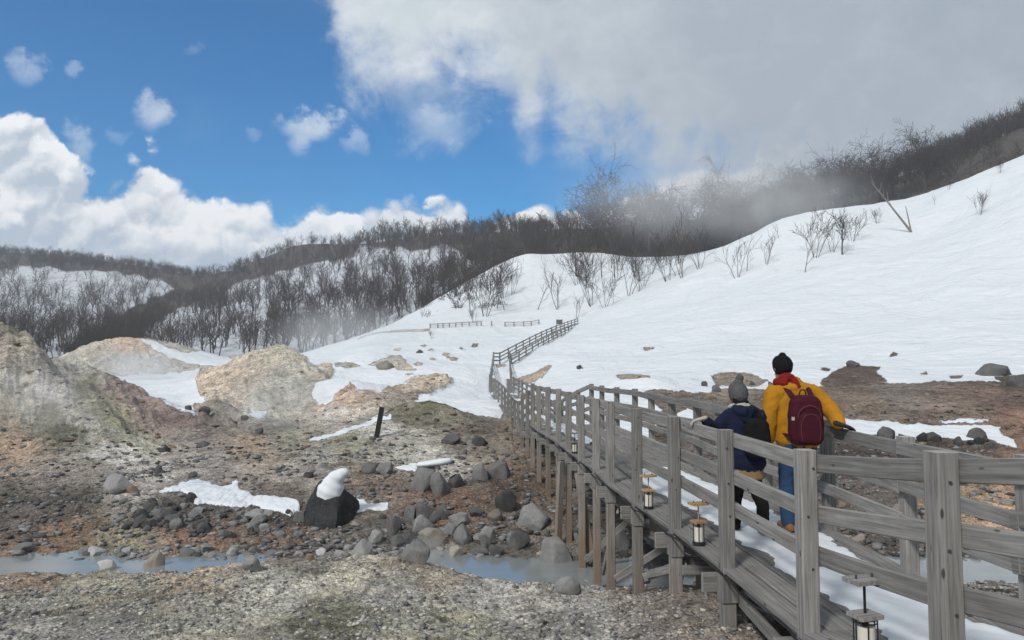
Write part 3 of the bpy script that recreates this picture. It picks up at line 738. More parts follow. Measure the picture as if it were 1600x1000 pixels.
BRUSH = [([(-500, 370), (0, 385), (345, 420), (460, 370), (560, 360), (560, 403), (500, 410), (440, 424), (380, 442), (330, 466), (285, 482), (235, 508), (205, 556), (60, 570), (100, 552), (160, 512), (215, 475), (262, 455), (280, 449), (240, 435), (200, 428), (120, 424), (60, 417), (0, 421), (-500, 416)], 150, 900),
         ([(560, 360), (560, 386), (640, 392), (700, 384), (740, 408), (780, 400), (830, 392), (800, 410), (730, 450), (650, 492), (640, 525), (780, 470), (850, 440), (1000, 440), (1200, 400), (1700, 400), (2500, 300), (2500, -300), (1600, 60), (800, 320)], 140, 900)]
hus = np.linspace(-1.3, 1.3, 760)
hx, hy, hf = polar_sheet(None, hus, np.exp(np.linspace(math.log(142), math.log(900), 200)))
hz = hill_z(hx, hy)
hpx, hpy = project(hx, hy, hz)
hb = region_sd(hpx, hpy, hy, BRUSH, 9 * pn(hpx / 30, hpy / 20), 6 * pn(hpx / 22 + 5, hpy / 14))
hb = np.clip(0.5 + hb / 14, 0, 1)
hb = np.maximum(hb, np.clip(0.55 * fbm(hx, hy, 40, 3) - 0.05, 0, 0.5))
hills = link('hills', mesh_np('hills', np.stack([hx, hy, hz], 1), hf, {'brush': hb}), M['hill'], smooth=True)
tag(hills, kind='structure')

# ------------------------------------------------------------------ bare winter trees
def grow(rng, height, style='tree', detail=3, stems=1):
    """list of (p0, p1, r0, r1, level)"""
    segs = []
    def branch(p, d, L, r, lev, n):
        step = L / n; pts = [p]; rr = [r]
        for k in range(n):
            wob = rng.normal(0, (0.22 if style == 'spread' else 0.16) if lev else 0.06, 3)
            d = d + wob + np.array([0, 0, ((0.10 if lev < 2 else -0.02) if style == 'spread' else 0.10) if lev else 0.02])
            d = d / np.linalg.norm(d)
            p = p + d * step
            pts.append(p); rr.append(r * (1 - 0.72 * (k + 1) / n))
            segs.append((pts[-2], p, rr[-2], rr[-1], lev))
        return pts, rr, d
    def rec(p, d, L, r, lev):
        spread = style == 'spread'
        n = (5, 4, 3, 2, 2)[lev]
        pts, rr, dd = branch(p, d, L, r, lev, n)
        if lev >= detail: return
        kids = {0: 7, 1: 5, 2: 5, 3: 4}[lev] if spread else {0: 8, 1: 5, 2: 4, 3: 3}[lev] if style == 'tree' else {0: 5, 1: 3, 2: 2, 3: 2}[lev]
        for k in range(kids):
            lo_ = (0.45 if spread else 0.32) if lev == 0 else 0.2
            t_ = lo_ + (1 - lo_) * (k + rng.uniform(0.2, 0.9)) / kids
            i = min(int(t_ * n), n - 1); f_ = t_ * n - i
            q = pts[i] * (1 - f_) + pts[i + 1] * f_
            rq = (rr[i] * (1 - f_) + rr[i + 1] * f_) * 0.62
            ax = pts[i + 1] - pts[i]; ax = ax / np.linalg.norm(ax)
            perp = np.cross(ax, rng.normal(0, 1, 3)); perp /= np.linalg.norm(perp) + 1e-9
            a = math.radians(rng.uniform(30, 62) if spread else rng.uniform(24, 52) if style == 'tree' else rng.uniform(18, 38))
            nd = ax * math.cos(a) + perp * math.sin(a)
            Lk = L * rng.uniform(0.5, 0.78) * (1.0 - 0.35 * t_ if lev == 0 else 0.85)
            if spread and lev == 0: Lk = L * rng.uniform(.85, 1.15)
            elif spread: Lk = L * rng.uniform(.42, .68)
            rec(q, nd, Lk, max(rq, 0.012), lev + 1)
    for s_ in range(stems):
        a = rng.uniform(0, 6.28); tilt = (rng.uniform(0.02, 0.15) if stems == 1 else rng.uniform(0.15, 0.5))
        d = np.array([math.cos(a) * tilt, math.sin(a) * tilt, 1.0]); d /= np.linalg.norm(d)
        h = height * (0.46 if style == 'spread' else 0.72 if style == 'tree' else 0.8) * rng.uniform(0.8, 1.05)
        rec(np.array([math.cos(a) * 0.15 * (stems > 1), math.sin(a) * 0.15 * (stems > 1), -0.4]), d, h, height * (0.019 if style != 'bush' else 0.013) / (1 + 0.25 * (stems - 1)), 0)
    return segs
def tube_arrays(segs, rmin=0.03, k=3, f=1.0):
    p0 = np.array([s[0] for s in segs]); p1 = np.array([s[1] for s in segs])
    r0 = np.maximum(np.array([s[2] for s in segs]) * f, rmin); r1 = np.maximum(np.array([s[3] for s in segs]) * f, rmin * 0.8)
    ax = p1 - p0; ax /= np.linalg.norm(ax, axis=1, keepdims=True) + 1e-9
    ref = np.where(np.abs(ax[:, 2:3]) < 0.9, np.array([[0, 0, 1.0]]), np.array([[1.0, 0, 0]]))
    a = np.cross(ax, ref); a /= np.linalg.norm(a, axis=1, keepdims=True) + 1e-9
    b = np.cross(ax, a)
    an = np.arange(k) / k * 2 * np.pi
    ring = a[:, None, :] * np.cos(an)[None, :, None] + b[:, None, :] * np.sin(an)[None, :, None]
    v0 = p0[:, None, :] + ring * r0[:, None, None]; v1 = p1[:, None, :] + ring * r1[:, None, None]
    n = len(segs)
    V_ = np.concatenate([v0, v1], 1).reshape(-1, 3)
    base = np.arange(n)[:, None] * 2 * k
    j = np.arange(k); j2 = (j + 1) % k
    Fq = np.stack([base + j, base + j2, base + k + j2, base + k + j], -1).reshape(-1, 4)
    return V_, Fq
TR = np.random.default_rng(42)
def tree_proto(style, height, detail, stems, rmin, mtr, mtw, split=0):
    segs = grow(TR, height, style, detail, stems)
    tr = [s for s in segs if s[4] <= split]; cr = [s for s in segs if s[4] > split]
    a = mesh_np('trunk', *tube_arrays(tr, rmin, 6)); a.materials.append(mtr)
    b = mesh_np('crown', *tube_arrays(cr, rmin, 3)); b.materials.append(mtw)
    return a, b
bigs = [tree_proto('spread', 14, 4, 1, 0.026, M['bark'], M['twig']) for _ in range(5)]
meds = [tree_proto('tree', 10, 3, 1, 0.034, M['bark'], M['twig']) for _ in range(7)]
bush = [tree_proto('bush', 5, 2 if st != 4 else 3, st, 0.017, M['bark'], M['twig']) for st in (3, 4, 5, 3, 6)]
poles_ = [tree_proto('bush', 6, 2, 1, 0.024, M['bark'], M['twig']) for _ in range(3)]
def put_tree(proto, loc, scale, rz, name, label, cat, group, tilt=(0, 0), solo=False):
    r_ = bpy.data.objects.new(name, None); COL.objects.link(r_)
    r_.location = loc; r_.scale = (scale,) * 3; r_.rotation_euler = (tilt[0], tilt[1], rz); r_.empty_display_size = 0.2
    tag(r_, label, cat, group)
    for nm, me in zip(('trunk', 'crown'), proto):
        o = bpy.data.objects.new(nm, me); COL.objects.link(o); o.parent = r_
    return r_
def hill_hit(px, py, d0=150, d1=880, n=500):
    u, e = ray(px, py); d = np.exp(np.linspace(math.log(d0), math.log(d1), n))
    below = (CZ + e * d) <= hill_z(u * d, d)
    if not below.any(): return None
    k = int(np.argmax(below)); return Vector((u * d[k], d[k], float(hill_z(u * d[k], d[k]))))

# trees one can tell apart: the ridge on the right and the near edge of the wood
n_ind = 0
def wood_tree(u, d, h, protos, hp, label, group, name='bare_tree'):
    global n_ind
    z = float(hill_z(u * d, d))
    put_tree(protos[TR.integers(len(protos))], (u * d, d, z - 0.3), h / hp, TR.uniform(0, 6.28), name, label, 'tree', group)
    n_ind += 1
# the big ones over the gully (photo x, distance, height)
for px, d, h, lab in [(1015, 205, 24, 'tallest bare spreading tree over the misty gully'), (985, 215, 22, 'big bare tree just left of the tallest one over the gully'), (945, 225, 20, 'bare tree fourth from the left among the tall ones over the gully'),
                 (1052, 205, 20, 'big bare tree standing in the mist, second from the right over the gully'), (915, 235, 17.5, 'bare tree at the left end of the tall group, against the blue sky'), (965, 230, 19.5, 'bare tree in the middle of the tall group over the gully'),
                 (1035, 222, 20, 'bare tree close behind the right side of the tallest one'), (1085, 210, 18, 'bare tree at the right end of the tall group, fading in mist'), (930, 215, 15, 'lower bare tree near the left end of the tall group')]:
    wood_tree(ray(px, 400)[0], d, h * 1.28, bigs, 14, lab, 'tall bare trees above the gully')
for px in range(1100, 1460, 11):
    d = TR.uniform(172, 203)
    wood_tree(ray(px + TR.uniform(-5, 5), 400)[0], d, TR.uniform(14, 21), bigs, 14, 'bare grey tree of the dense wood on the ridge above the right snow slope', 'bare trees on the ridge above the snow slope')
for px in range(1440, 1640, 9):
    d = TR.uniform(160, 187)
    wood_tree(ray(px + TR.uniform(-4, 4), 400)[0], d, TR.uniform(6, 9.5), meds, 10, 'low bare tree in the dark wood where the ridge climbs to the right edge', 'low bare trees on the top of the ridge')
for k in range(34):
    px = TR.uniform(880, 1300); d = TR.uniform(178, 212)
    wood_tree(ray(px, 400)[0], d, TR.uniform(6, 9.5), meds, 10, 'bare young tree filling the gully wood behind the snow slope', 'young bare trees in the gully wood')
# the skyline of the middle hill
for px in np.arange(560, 910, 7.0):
    d = float(np.interp(px, [560, 700, 800, 880, 940], [400, 372, 342, 295, 250])) * TR.uniform(0.93, 1.0)
    wood_tree(ray(px + TR.uniform(-3, 3), 400)[0], d, TR.uniform(9, 14) * (0.85 if px > 800 else 1), meds, 10, 'bare tree on the skyline of the middle hill', 'bare trees along the skyline of the middle hill')
# the face of the middle hill
cnt = 0
while cnt < 82:
    px = TR.uniform(420, 800); py = TR.uniform(400, 560)
    q = hill_hit(px, py)
    if q is None or q.y > 330: continue
    wood_tree(q.x / q.y, q.y, TR.uniform(9, 13), meds, 10, 'bare dark tree on the snowy face of the middle hill', 'bare trees on the snowy face of the middle hill')
    cnt += 1

# the rest of the far wood: one mass
low = []
for _ in range(9):
    sg = grow(TR, 10, 'tree', 2, 1)
    low.append(tube_arrays(sg, 0.036, 3))
lowb = []
for _ in range(5):
    sg = grow(TR, 5, 'bush', 2, 3)
    lowb.append(tube_arrays(sg, 0.04, 3))
VV, FF, off = [], [], 0
def add_far(proto, x, y, z, s):
    global off
    v, f = proto; a = TR.uniform(0, 6.28); c_, s_ = math.cos(a), math.sin(a)
    R = np.array([[c_, s_, 0], [-s_, c_, 0], [0, 0, 1]])
    VV.append(((v * [s * 1.05, s * 1.05, s]) @ R + [x, y, z]).astype(np.float32)); FF.append(f + off); off += len(v)
NT_ = 4600
pxs = TR.uniform(-260, 2100, NT_ * 3)
ds = np.exp(TR.uniform(math.log(190), math.log(640), NT_ * 3))
us_ = (pxs - 800) / F
zs_ = hill_z(us_ * ds, ds)
qx, qy = project(us_ * ds, ds, zs_)
br_ = region_sd(qx, qy, ds, BRUSH, np.zeros_like(qx), np.zeros_like(qx)) > 0
c2 = 0
for i in range(len(pxs)):
    if c2 >= NT_: break
    if qx[i] > 1000 and ds[i] > 260: continue
    if ds[i] > 480 and qx[i] > 380: continue
    if not br_[i] and TR.uniform() < 0.56: continue
    if qx[i] > 860 and qx[i] < 1460 and TR.uniform() < .75: continue
    if br_[i] and ds[i] > 420:
        h = TR.uniform(5, 9)
    elif br_[i]:
        h = TR.uniform(5, 10)
    else:
        h = TR.uniform(7, 12.5)
    add_far(low[i % 9], us_[i] * ds[i], ds[i], zs_[i] - 0.4, h / 10)
    c2 += 1
# undergrowth of the dark bands
for i in range(len(pxs) - 1, 0, -1):
    if c2 >= NT_ + 1900: break
    if not br_[i] or (qx[i] > 1000 and ds[i] > 260): continue
    if 860 < qx[i] < 1460 and TR.uniform() < .6: continue
    add_far(lowb[i % 5], us_[i] * ds[i], ds[i], zs_[i] - 0.3, TR.uniform(0.6, 1.1)); c2 += 1
wood = link('far_forest', mesh_np('far_forest', np.concatenate(VV), np.concatenate(FF)), M['twig'])
tag(wood, 'bare winter forest covering the distant snowy hills', 'forest', kind='stuff')
del VV, FF

# ------------------------------------------------------------------ shrubs and small trees on the snow slopes (photo foot x, y, height px, kind, label)
SHR = [
 (1531, 336, 38, 4, 'small bare shrub standing alone high on the snow at the right'),
 (1316, 398, 62, 's', 'dark gnarled tree with a long low side branch on the snow slope'),
 (1273, 403, 70, 1, 'tall clump of bare stems left of the gnarled tree on the snow slope'),
 (1300, 394, 48, 0, 'thin bare sapling just left of the gnarled tree'),
 (1331, 377, 52, 2, 'straight bare stems just right of the gnarled tree'),
 (1258, 426, 58, 'p', 'thin leaning sapling, lowest of the clump on the snow slope'),
 (1197, 414, 46, 0, 'slender bare shrub between the two clumps on the snow slope'),
 (1152, 435, 62, 3, 'many stemmed bare shrub at the left end of the snow slope'),
 (1167, 424, 44, 'p', 'short bare stem beside the many stemmed shrub'),
 (1216, 372, 26, 'p', 'little bare sapling near the crest of the snow slope'),
 (1372, 350, 26, 4, 'low dark stems under the fallen trunk on the crest'),
 (1460, 320, 18, 'p', 'single thin stem at the rim of the snow slope'),
 (1563, 270, 20, 4, 'small dark stems poking from the snow near the right ridge'),
 (1482, 296, 14, 4, 'flattened dark scrub on the rocky rim of the slope'),
 (757, 495, 80, 1, 'tall leaning shrub lowest in the thicket on the middle snow ridge'),
 (735, 488, 55, 'p', 'arched bare stem at the left edge of the thicket'),
 (775, 470, 56, 2, 'upright bare shrub in the middle of the thicket'),
 (800, 460, 42, 0, 'small bare shrub at the right side of the thicket'),
 (745, 470, 45, 3, 'bare shrub at the top left of the thicket'),
 (840, 484, 50, 'p', 'pale slim sapling on the open snow right of the thicket'),
 (873, 483, 62, 0, 'bare small tree with fanned branches above the stair fence'),
 (925, 478, 70, 1, 'tall dark forked tree above the end of the stair'),
 (945, 480, 55, 2, 'bare shrub right of the forked tree above the stair'),
 (982, 462, 62, 3, 'bare round shrub near the rim of the slope'),
 (958, 473, 26, 'k', 'dark broken stump at the rim of the slope'),
 (900, 498, 36, 0, 'scrubby bush with pale branches beside the top of the stair'),
 (1000, 455, 40, 0, 'slender bare stems behind the rim of the slope'),
 (866, 528, 16, 4, 'tiny twiggy bush on the snow below the distant road'),
 (674, 530, 14, 4, 'tiny dark bush under the distant road fence'),
 (740, 505, 24, 4, 'small dead bush beside the distant road'),
]
Rz = np.random.default_rng(3)
for px, py, hp, kd, lab in SHR:
    q = hit(px, py, 50, 210)
    h = hp / F * q.y
    if kd == 'p':
        put_tree(poles_[Rz.integers(3)], q, h / 6, Rz.uniform(0, 6.28), 'sapling', lab, 'sapling', None, (Rz.uniform(-.15, .15), Rz.uniform(-.25, .15)))
    elif kd == 's':
        put_tree(meds[2], q, h / 9, 1.0, 'gnarled_tree', lab, 'tree', None)
    elif kd == 'k':
        put_tree(poles_[0], q, h / 6, 0.0, 'broken_stump', lab, 'stump', None)
    else:
        put_tree(bush[kd], q, h / 4.6, Rz.uniform(0, 6.28), 'bare_shrub', lab, 'shrub', None)
# thickets: more small trees of the gully edge that nothing tells apart
for k in range(26):
    px = Rz.uniform(880, 1100); py = Rz.uniform(408, 452) - max(0, (px - 1000)) * 0.25
    q = hit(px, py, 120, 205)
    put_tree(bush[k % 5] if k % 3 else poles_[k % 3], q, Rz.uniform(45, 75) / F * q.y / 5, Rz.uniform(0, 6.28), 'bare_shrub', 'bare shrub in the loose thicket on the snow above the stair', 'shrub', 'thicket above the stair')
for k in range(12):
    px = Rz.uniform(700, 800); py = Rz.uniform(440, 485)
    q = hit(px, py, 120, 205)
    put_tree(bush[k % 5] if k % 2 else poles_[k % 3], q, Rz.uniform(35, 60) / F * q.y / 5, Rz.uniform(0, 6.28), 'bare_shrub', 'thin bare shrub in the thicket along the middle snow ridge', 'shrub', 'thicket on the middle snow ridge')
# leaning dead trunk on the crest
q = hit(1424, 363, 60, 200)
top = P(1360, 283, q.y)
segs = []
pp = [np.array(q), np.array(q.lerp(top, .35)) + [0.2, 0, -0.2], np.array(q.lerp(top, .7)) + [0, 0, 0.1], np.array(top)]
rr_ = [0.2, 0.15, 0.10, 0.04]
for i in range(3): segs.append((pp[i] - np.array(q), pp[i + 1] - np.array(q), rr_[i], rr_[i + 1], 0))
fk = P(1415, 322, q.y) - q
br = [[(np.zeros(3), np.array(fk) * .6, 0.12, 0.09, 1), (np.array(fk) * .6, np.array(fk), 0.09, 0.05, 1)]]
for k in range(5):
    t_ = 0.45 + k * 0.11; b0 = pp[0] * (1 - t_) + pp[3] * t_ - np.array(q)
    br.append([(b0, b0 + np.array([Rz.uniform(-2, 1), Rz.uniform(-1, 1), Rz.uniform(0.8, 2.2)]), 0.07, 0.03, 1)])
lt = bpy.data.objects.new('leaning_tree', None); COL.objects.link(lt); lt.location = q
tag(lt, 'pale dead trunk leaning far to the left on the crest of the snow slope', 'tree')
link('trunk', mesh_np('trunk', *tube_arrays(segs, 0.03, 8)), M['birch'], lt)
for b_ in br: link('branch', mesh_np('branch', *tube_arrays(b_, 0.03, 5)), M['birch'], lt)
# ------------------------------------------------------------------ mesh builder for timber
class MB:
    def __init__(s):
        s.v = []; s.f = []; s.uv = []; s.mi = []
    def beam(s, p0, p1, w, h, side=None, ch=0.006, sag=0.0, seg=1, mi=0, mcap=1, twist=0.0):
        p0 = Vector(p0); p1 = Vector(p1); ax = p1 - p0; L = ax.length; ax.normalize()
        if side is None:
            side = Vector((0, 0, 1)).cross(ax)
            if side.length < 1e-3: side = Vector((1, 0, 0))
        side = Vector(side); side = (side - ax * side.dot(ax)).normalized(); up = ax.cross(side)
        a, b = w / 2, h / 2; c = min(ch, a * .4, b * .4)
        prof = [(a, b - c), (a - c, b), (-a + c, b), (-a, b - c), (-a, -b + c), (-a + c, -b), (a - c, -b), (a, -b + c)]
        per = [0]
        for i in range(8):
            q, r_ = prof[i], prof[(i + 1) % 8]; per.append(per[-1] + math.hypot(q[0] - r_[0], q[1] - r_[1]))
        o = random.uniform(0, 20); ov = random.uniform(0, 20); base = len(s.v)
        rings = seg + 1
        for k in range(rings):
            t_ = k / seg; c_ = p0.lerp(p1, t_) + Vector((0, 0, -sag * 4 * t_ * (1 - t_)))
            th = twist * (t_ - .5)
            for x, y in prof:
                xx = x * math.cos(th) - y * math.sin(th); yy = x * math.sin(th) + y * math.cos(th)
                s.v.append(c_ + side * xx + up * yy)
        for k in range(seg):
            for i in range(8):
                j = (i + 1) % 8; q = base + k * 8
                s.f.append((q + i, q + j, q + 8 + j, q + 8 + i)); s.mi.append(mi)
                u0, u1 = o + L * k / seg, o + L * (k + 1) / seg
                s.uv += [(u0, ov + per[i]), (u0, ov + per[i + 1]), (u1, ov + per[i + 1]), (u1, ov + per[i])]
        for k, rev in ((0, True), (seg, False)):
            idx = [base + k * 8 + i for i in range(8)]; pr = prof
            if rev: idx = idx[::-1]; pr = prof[::-1]
            s.f.append(tuple(idx)); s.mi.append(mcap)
            s.uv += [(o + x * .4, ov + y) for x, y in pr]
        return s
    def box(s, c, sx, sy, sz, rz=0.0, ch=0.004, mi=0, mcap=None):
        c = Vector(c); d = Vector((0, 0, sz / 2))
        return s.beam(c - d, c + d, sx, sy, Vector((math.cos(rz), math.sin(rz), 0)), ch, mi=mi, mcap=mi if mcap is None else mcap)
    def cyl(s, p0, p1, r0, r1=None, n=12, mi=0):
        r1 = r0 if r1 is None else r1
        p0 = Vector(p0); p1 = Vector(p1); ax = (p1 - p0).normalized()
        a = ax.orthogonal().normalized(); b = ax.cross(a); base = len(s.v); L = (p1 - p0).length
        for p, r_ in ((p0, r0), (p1, r1)):
            for i in range(n):
                an = 2 * math.pi * i / n
                s.v.append(p + (a * math.cos(an) + b * math.sin(an)) * r_)
        for i in range(n):
            j = (i + 1) % n
            s.f.append((base + i, base + j, base + n + j, base + n + i)); s.mi.append(mi)
            s.uv += [(0, i / n), (0, (i + 1) / n), (L, (i + 1) / n), (L, i / n)]
        s.f.append(tuple(base + i for i in range(n))[::-1]); s.mi.append(mi); s.uv += [(0, 0)] * n
        s.f.append(tuple(base + n + i for i in range(n))); s.mi.append(mi); s.uv += [(0, 0)] * n
        return s
    def tube(s, pts, r, n=6, mi=0):
        for a, b in zip(pts[:-1], pts[1:]):
            s.cyl(a, b, r, r, n, mi)
        return s
    def build(s, name, mats, parent=None, origin=None, smooth=False):
        me = bpy.data.meshes.new(name)
        off = Vector(origin) if origin is not None else Vector((0, 0, 0))
        me.from_pydata([v - off for v in s.v], [], s.f)
        ul = me.uv_layers.new(name='UVMap'); ul.data.foreach_set('uv', np.array(s.uv, dtype=np.float32).ravel())
        me.polygons.foreach_set('material_index', s.mi)
        o = link(name, me, mats, parent, smooth)
        if origin is not None and parent is None: o.location = origin
        return o
def empty(name, loc, rz=0.0):
    o = bpy.data.objects.new(name, None); COL.objects.link(o); o.location = loc; o.rotation_euler[2] = rz; o.empty_display_size = 0.3
    return o
def rel(px, d): return (px - 800) / F * d

# post nodes: x, y, z of the post top (relative to the camera)
LN = [(2.22, 2.2, -.21)] + [(rel(p, d), d, z) for p, d, z in [
    (1463, 3.6, -.41), (1253, 5.04, -.575), (1130, 6.59, -.565), (1051, 8.09, -.545), (993, 9.62, -.547), (951.5, 11.1, -.537), (930.5, 12.6, -.553), (907.5, 14.1, -.556), (887.5, 15.6, -.546),
    (872, 17.1, -.54), (856, 18.6, -.537), (842, 20.1, -.537), (832, 21.6, -.515), (824, 23.2, -.76), (816, 25.0, -.95), (809.5, 27, -1.28), (804, 29.2, -1.35), (799, 31.5, -1.34), (794, 34, -1.26),
    (789, 36.5, -1.12), (784, 39, -1.0), (779, 42, -.92), (775, 45, -.86), (772, 48, -.80), (766.5, 51, -.75), (765, 54, -.62), (766.5, 57, -.42), (767.5, 60, -.12), (768.5, 63, .22), (769.5, 66, .60), (770.3, 69, 1.0), (771, 72, 1.38)]]
RN = [(3.66, 1.9, -.22), (3.56, 3.4, -.43)] + [(rel(p, d), d, z) for p, d, z in [
    (1596, 4.9, -.596), (1410, 6.4, -.60), (1289, 8.0, -.58), (1193, 9.5, -.56), (1123, 11, -.54), (1088, 12.5, -.527), (1049, 14, -.55), (1017, 15.4, -.527), (991, 16.8, -.515), (963, 18.3, -.52), (940, 19.9, -.525), (924, 21.3, -.51)]]
LX = np.array(LN)
def left_at(d): return Vector((np.interp(d, LX[:, 1], LX[:, 0]), d, np.interp(d, LX[:, 1], LX[:, 2])))
for i in range(14, len(LN)):
    x, y, z = LN[i]
    x0, y0, _ = LN[max(i - 1, 0)]; x1, y1, _ = LN[min(i + 1, len(LN) - 1)]
    t_ = Vector((x1 - x0, y1 - y0, 0)).normalized(); n_ = Vector((t_.y, -t_.x, 0))
    wdt = 1.62
    RN.append((x + n_.x * wdt, y + n_.y * wdt, z))
RX = np.array(RN)
DECK = 1.2          # the post tops stand this far above the deck
def deck_z(x, y): return CZ - DECK + np.interp(y, LX[:, 1], LX[:, 2])

br = empty('footbridge', (LN[3][0], LN[3][1], 0))
tag(br, 'long weathered grey wooden footbridge with post and rail sides crossing the milky stream', 'footbridge')
BO = br.location.copy()
def bpart(mb, name, mats, parent=None):
    return mb.build(name, mats, parent or br, origin=BO)
W2 = [M['wood'], M['wood_end']]; WL = [M['wood_leg'], M['wood_end']]
def tang(N, i):
    a = Vector(N[max(i - 1, 0)]); b = Vector(N[min(i + 1, len(N) - 1)]); t_ = b - a; t_.z = 0
    return t_.normalized()
nrail = 0; far_rails = MB(); legs = []
for side, N in ((1, LN), (-1, RN)):
    for i, (x, y, z) in enumerate(N):
        t_ = tang(N, i); nrm = Vector((t_.y, -t_.x, 0)) * side      # points to the inside of the walkway
        zt = CZ + z + random.uniform(-.012, .012); zd = zt - DECK
        wd = 0.117 if y < 30 else 0.115
        lean = Vector((random.uniform(-.008, .008), random.uniform(-.008, .008), 0))
        bpart(MB().beam((x, y, zd - 0.06), Vector((x, y, zt)) + lean, wd, wd * random.uniform(.96, 1.04), t_, ch=0.009), 'post', W2)
        gz_ = float(ground_z(x, y)[0])
        if zd - 0.1 > gz_ + 0.02 and y < 52:
            out = -nrm
            mb = MB().beam((x, y, gz_ - 0.35), (x, y, zd - 0.30), wd * 1.03, wd * 1.03, t_, ch=0.008)
            bpart(mb, 'leg', WL)
            if y < 34:
                mb = MB().box((x, y, zd - 0.185), wd * 1.3, wd * 1.22, 0.222, math.atan2(t_.y, t_.x), mi=0)
                bpart(mb, 'post_block', W2)
        legs.append((side, i, x, y, zd, gz_))
        if side == 1 and 1 <= i <= 5:
            face = -t_
            for hq in (.13, .46, .78):
                c_ = Vector((x, y, zt - hq + random.uniform(-.03, .03))) + face * (wd / 2) + nrm * random.uniform(-.03, .03)
                bpart(MB().cyl(c_ - face * .004, c_ + face * .0045, .0095, .0085, 10), 'bolt', M['bolt'])
        if i + 1 < len(N):
            x1, y1, z1 = N[i + 1]; za = CZ + z; zb = CZ + z1
            off = nrm * (wd / 2 + 0.022)
            for q, hh in ((0.095, .118), (0.425, .112), (0.715, .115)):
                a = Vector((x, y, za - q)) + off - (Vector((x1 - x, y1 - y, 0)).normalized() * .04); b = Vector((x1, y1, zb - q)) + off + (Vector((x1 - x, y1 - y, 0)).normalized() * .04)
                a.z += random.uniform(-.012, .012); b.z += random.uniform(-.012, .012)
                dz = .002 * (i % 2)
                a += nrm * dz; b += nrm * dz
                if y < 25 and nrail < 96:
                    bpart(MB().beam(a, b, 0.045, hh, nrm, ch=0.005, seg=4, sag=random.uniform(-.004, .012), twist=random.uniform(-.04, .04)), 'rail', W2); nrail += 1
                else:
                    far_rails.beam(a, b, 0.045, hh, nrm, ch=0.004)
tag(bpart(far_rails, 'rail', W2), kind='stuff')

# deck boards run along the walkway
dk = MB(); NB = 8
for i in range(len(LN) - 1):
    x, y, z = LN[i]; x1, y1, z1 = LN[i + 1]
    def rr(yq, xq, zq):
        t0 = tang(LN, i if yq == y else i + 1); n0 = Vector((t0.y, -t0.x, 0))
        if yq < 21.5:
            wv_ = np.interp(yq, RX[:14, 1], RX[:14, 0]) - xq
        else: wv_ = 1.62
        return n0, wv_
    n0, w0 = rr(y, x, z); n1, w1 = rr(y1, x1, z1)
    for k in range(NB):
        f0 = (k + .5) / NB
        a = Vector((x, y, CZ + z - DECK - .026)) + n0 * (-.06 + (w0 + .12) * f0)
        b = Vector((x1, y1, CZ + z1 - DECK - .026)) + n1 * (-.06 + (w1 + .12) * f0)
        a.z += random.uniform(-.004, .004); b.z += random.uniform(-.004, .004)
        tv = (b - a).normalized()
        dk.beam(a + tv * .003, b - tv * .003, (w0 + .12) / NB - .012, .045, n0, ch=.005)
bpart(dk, 'deck', W2)
# cross beams, long joists and braces
for i in range(1, 20):
    x, y, z = LN[i]; zd = CZ + z - DECK
    t_ = tang(LN, i); n_ = Vector((t_.y, -t_.x, 0))
    wv_ = (np.interp(y, RX[:14, 1], RX[:14, 0]) - x) if y < 21.5 else 1.62
    a = Vector((x, y, zd - .17)) - n_ * .19 + t_ * .115
    bpart(MB().beam(a, a + n_ * (wv_ + .38), .055, .165, t_, ch=.004), 'cross_beam', W2)
    if i < 19:
        x1, y1, z1 = LN[i + 1]; zd1 = CZ + z1 - DECK
        for f0 in (.10, .5, .9):
            wv1 = (np.interp(y1, RX[:14, 1], RX[:14, 0]) - x1) if y1 < 21.5 else 1.62
            a = Vector((x, y, zd - .135)) + n_ * wv_ * f0; b = Vector((x1, y1, zd1 - .135)) + n_ * wv1 * f0
            bpart(MB().beam(a, b, .07, .16, n_, ch=.004), 'joist', W2)
def brace(a, b, w_=.045, h_=.10, mats=None):
    bpart(MB().beam(a, b, w_, h_, None, ch=.004), 'brace', mats or W2)
for i in range(2, 13):
    x, y, z = LN[i]; x1, y1, z1 = LN[i + 1]; zd = CZ + z - DECK
    g0 = float(ground_z(x, y)[0]); g1 = float(ground_z(x1, y1)[0])
    if i % 2 == 0 and i < 8:
        brace((x + .10, y, zd - .42), (x1 + .10, y1, max(g1 + .25, 0.0)))
    wv_ = np.interp(y, RX[:14, 1], RX[:14, 0]) - x
    if i >= 3:
        brace((x + .05, y + .11, zd - .4), (x + wv_ - .05, y + .11, max(g0 + .2, .1)))
        if i in (4, 5, 6, 8, 10): brace((x + .05, y - .11, max(g0 + .25, .1)), (x + wv_ - .05, y - .11, zd - .42))
# raking props of the middle bays
for px, d, pz, fx in [(880, 15.6, -2.3, -.35), (905, 14.4, -2.0, .55)]:
    xx = rel(px, d)
    brace((xx - .06, d - .14, CZ - 2.0), (xx + fx * .4, d - .2, float(ground_z(xx, d)[0]) + .05), .09, .14, WL)

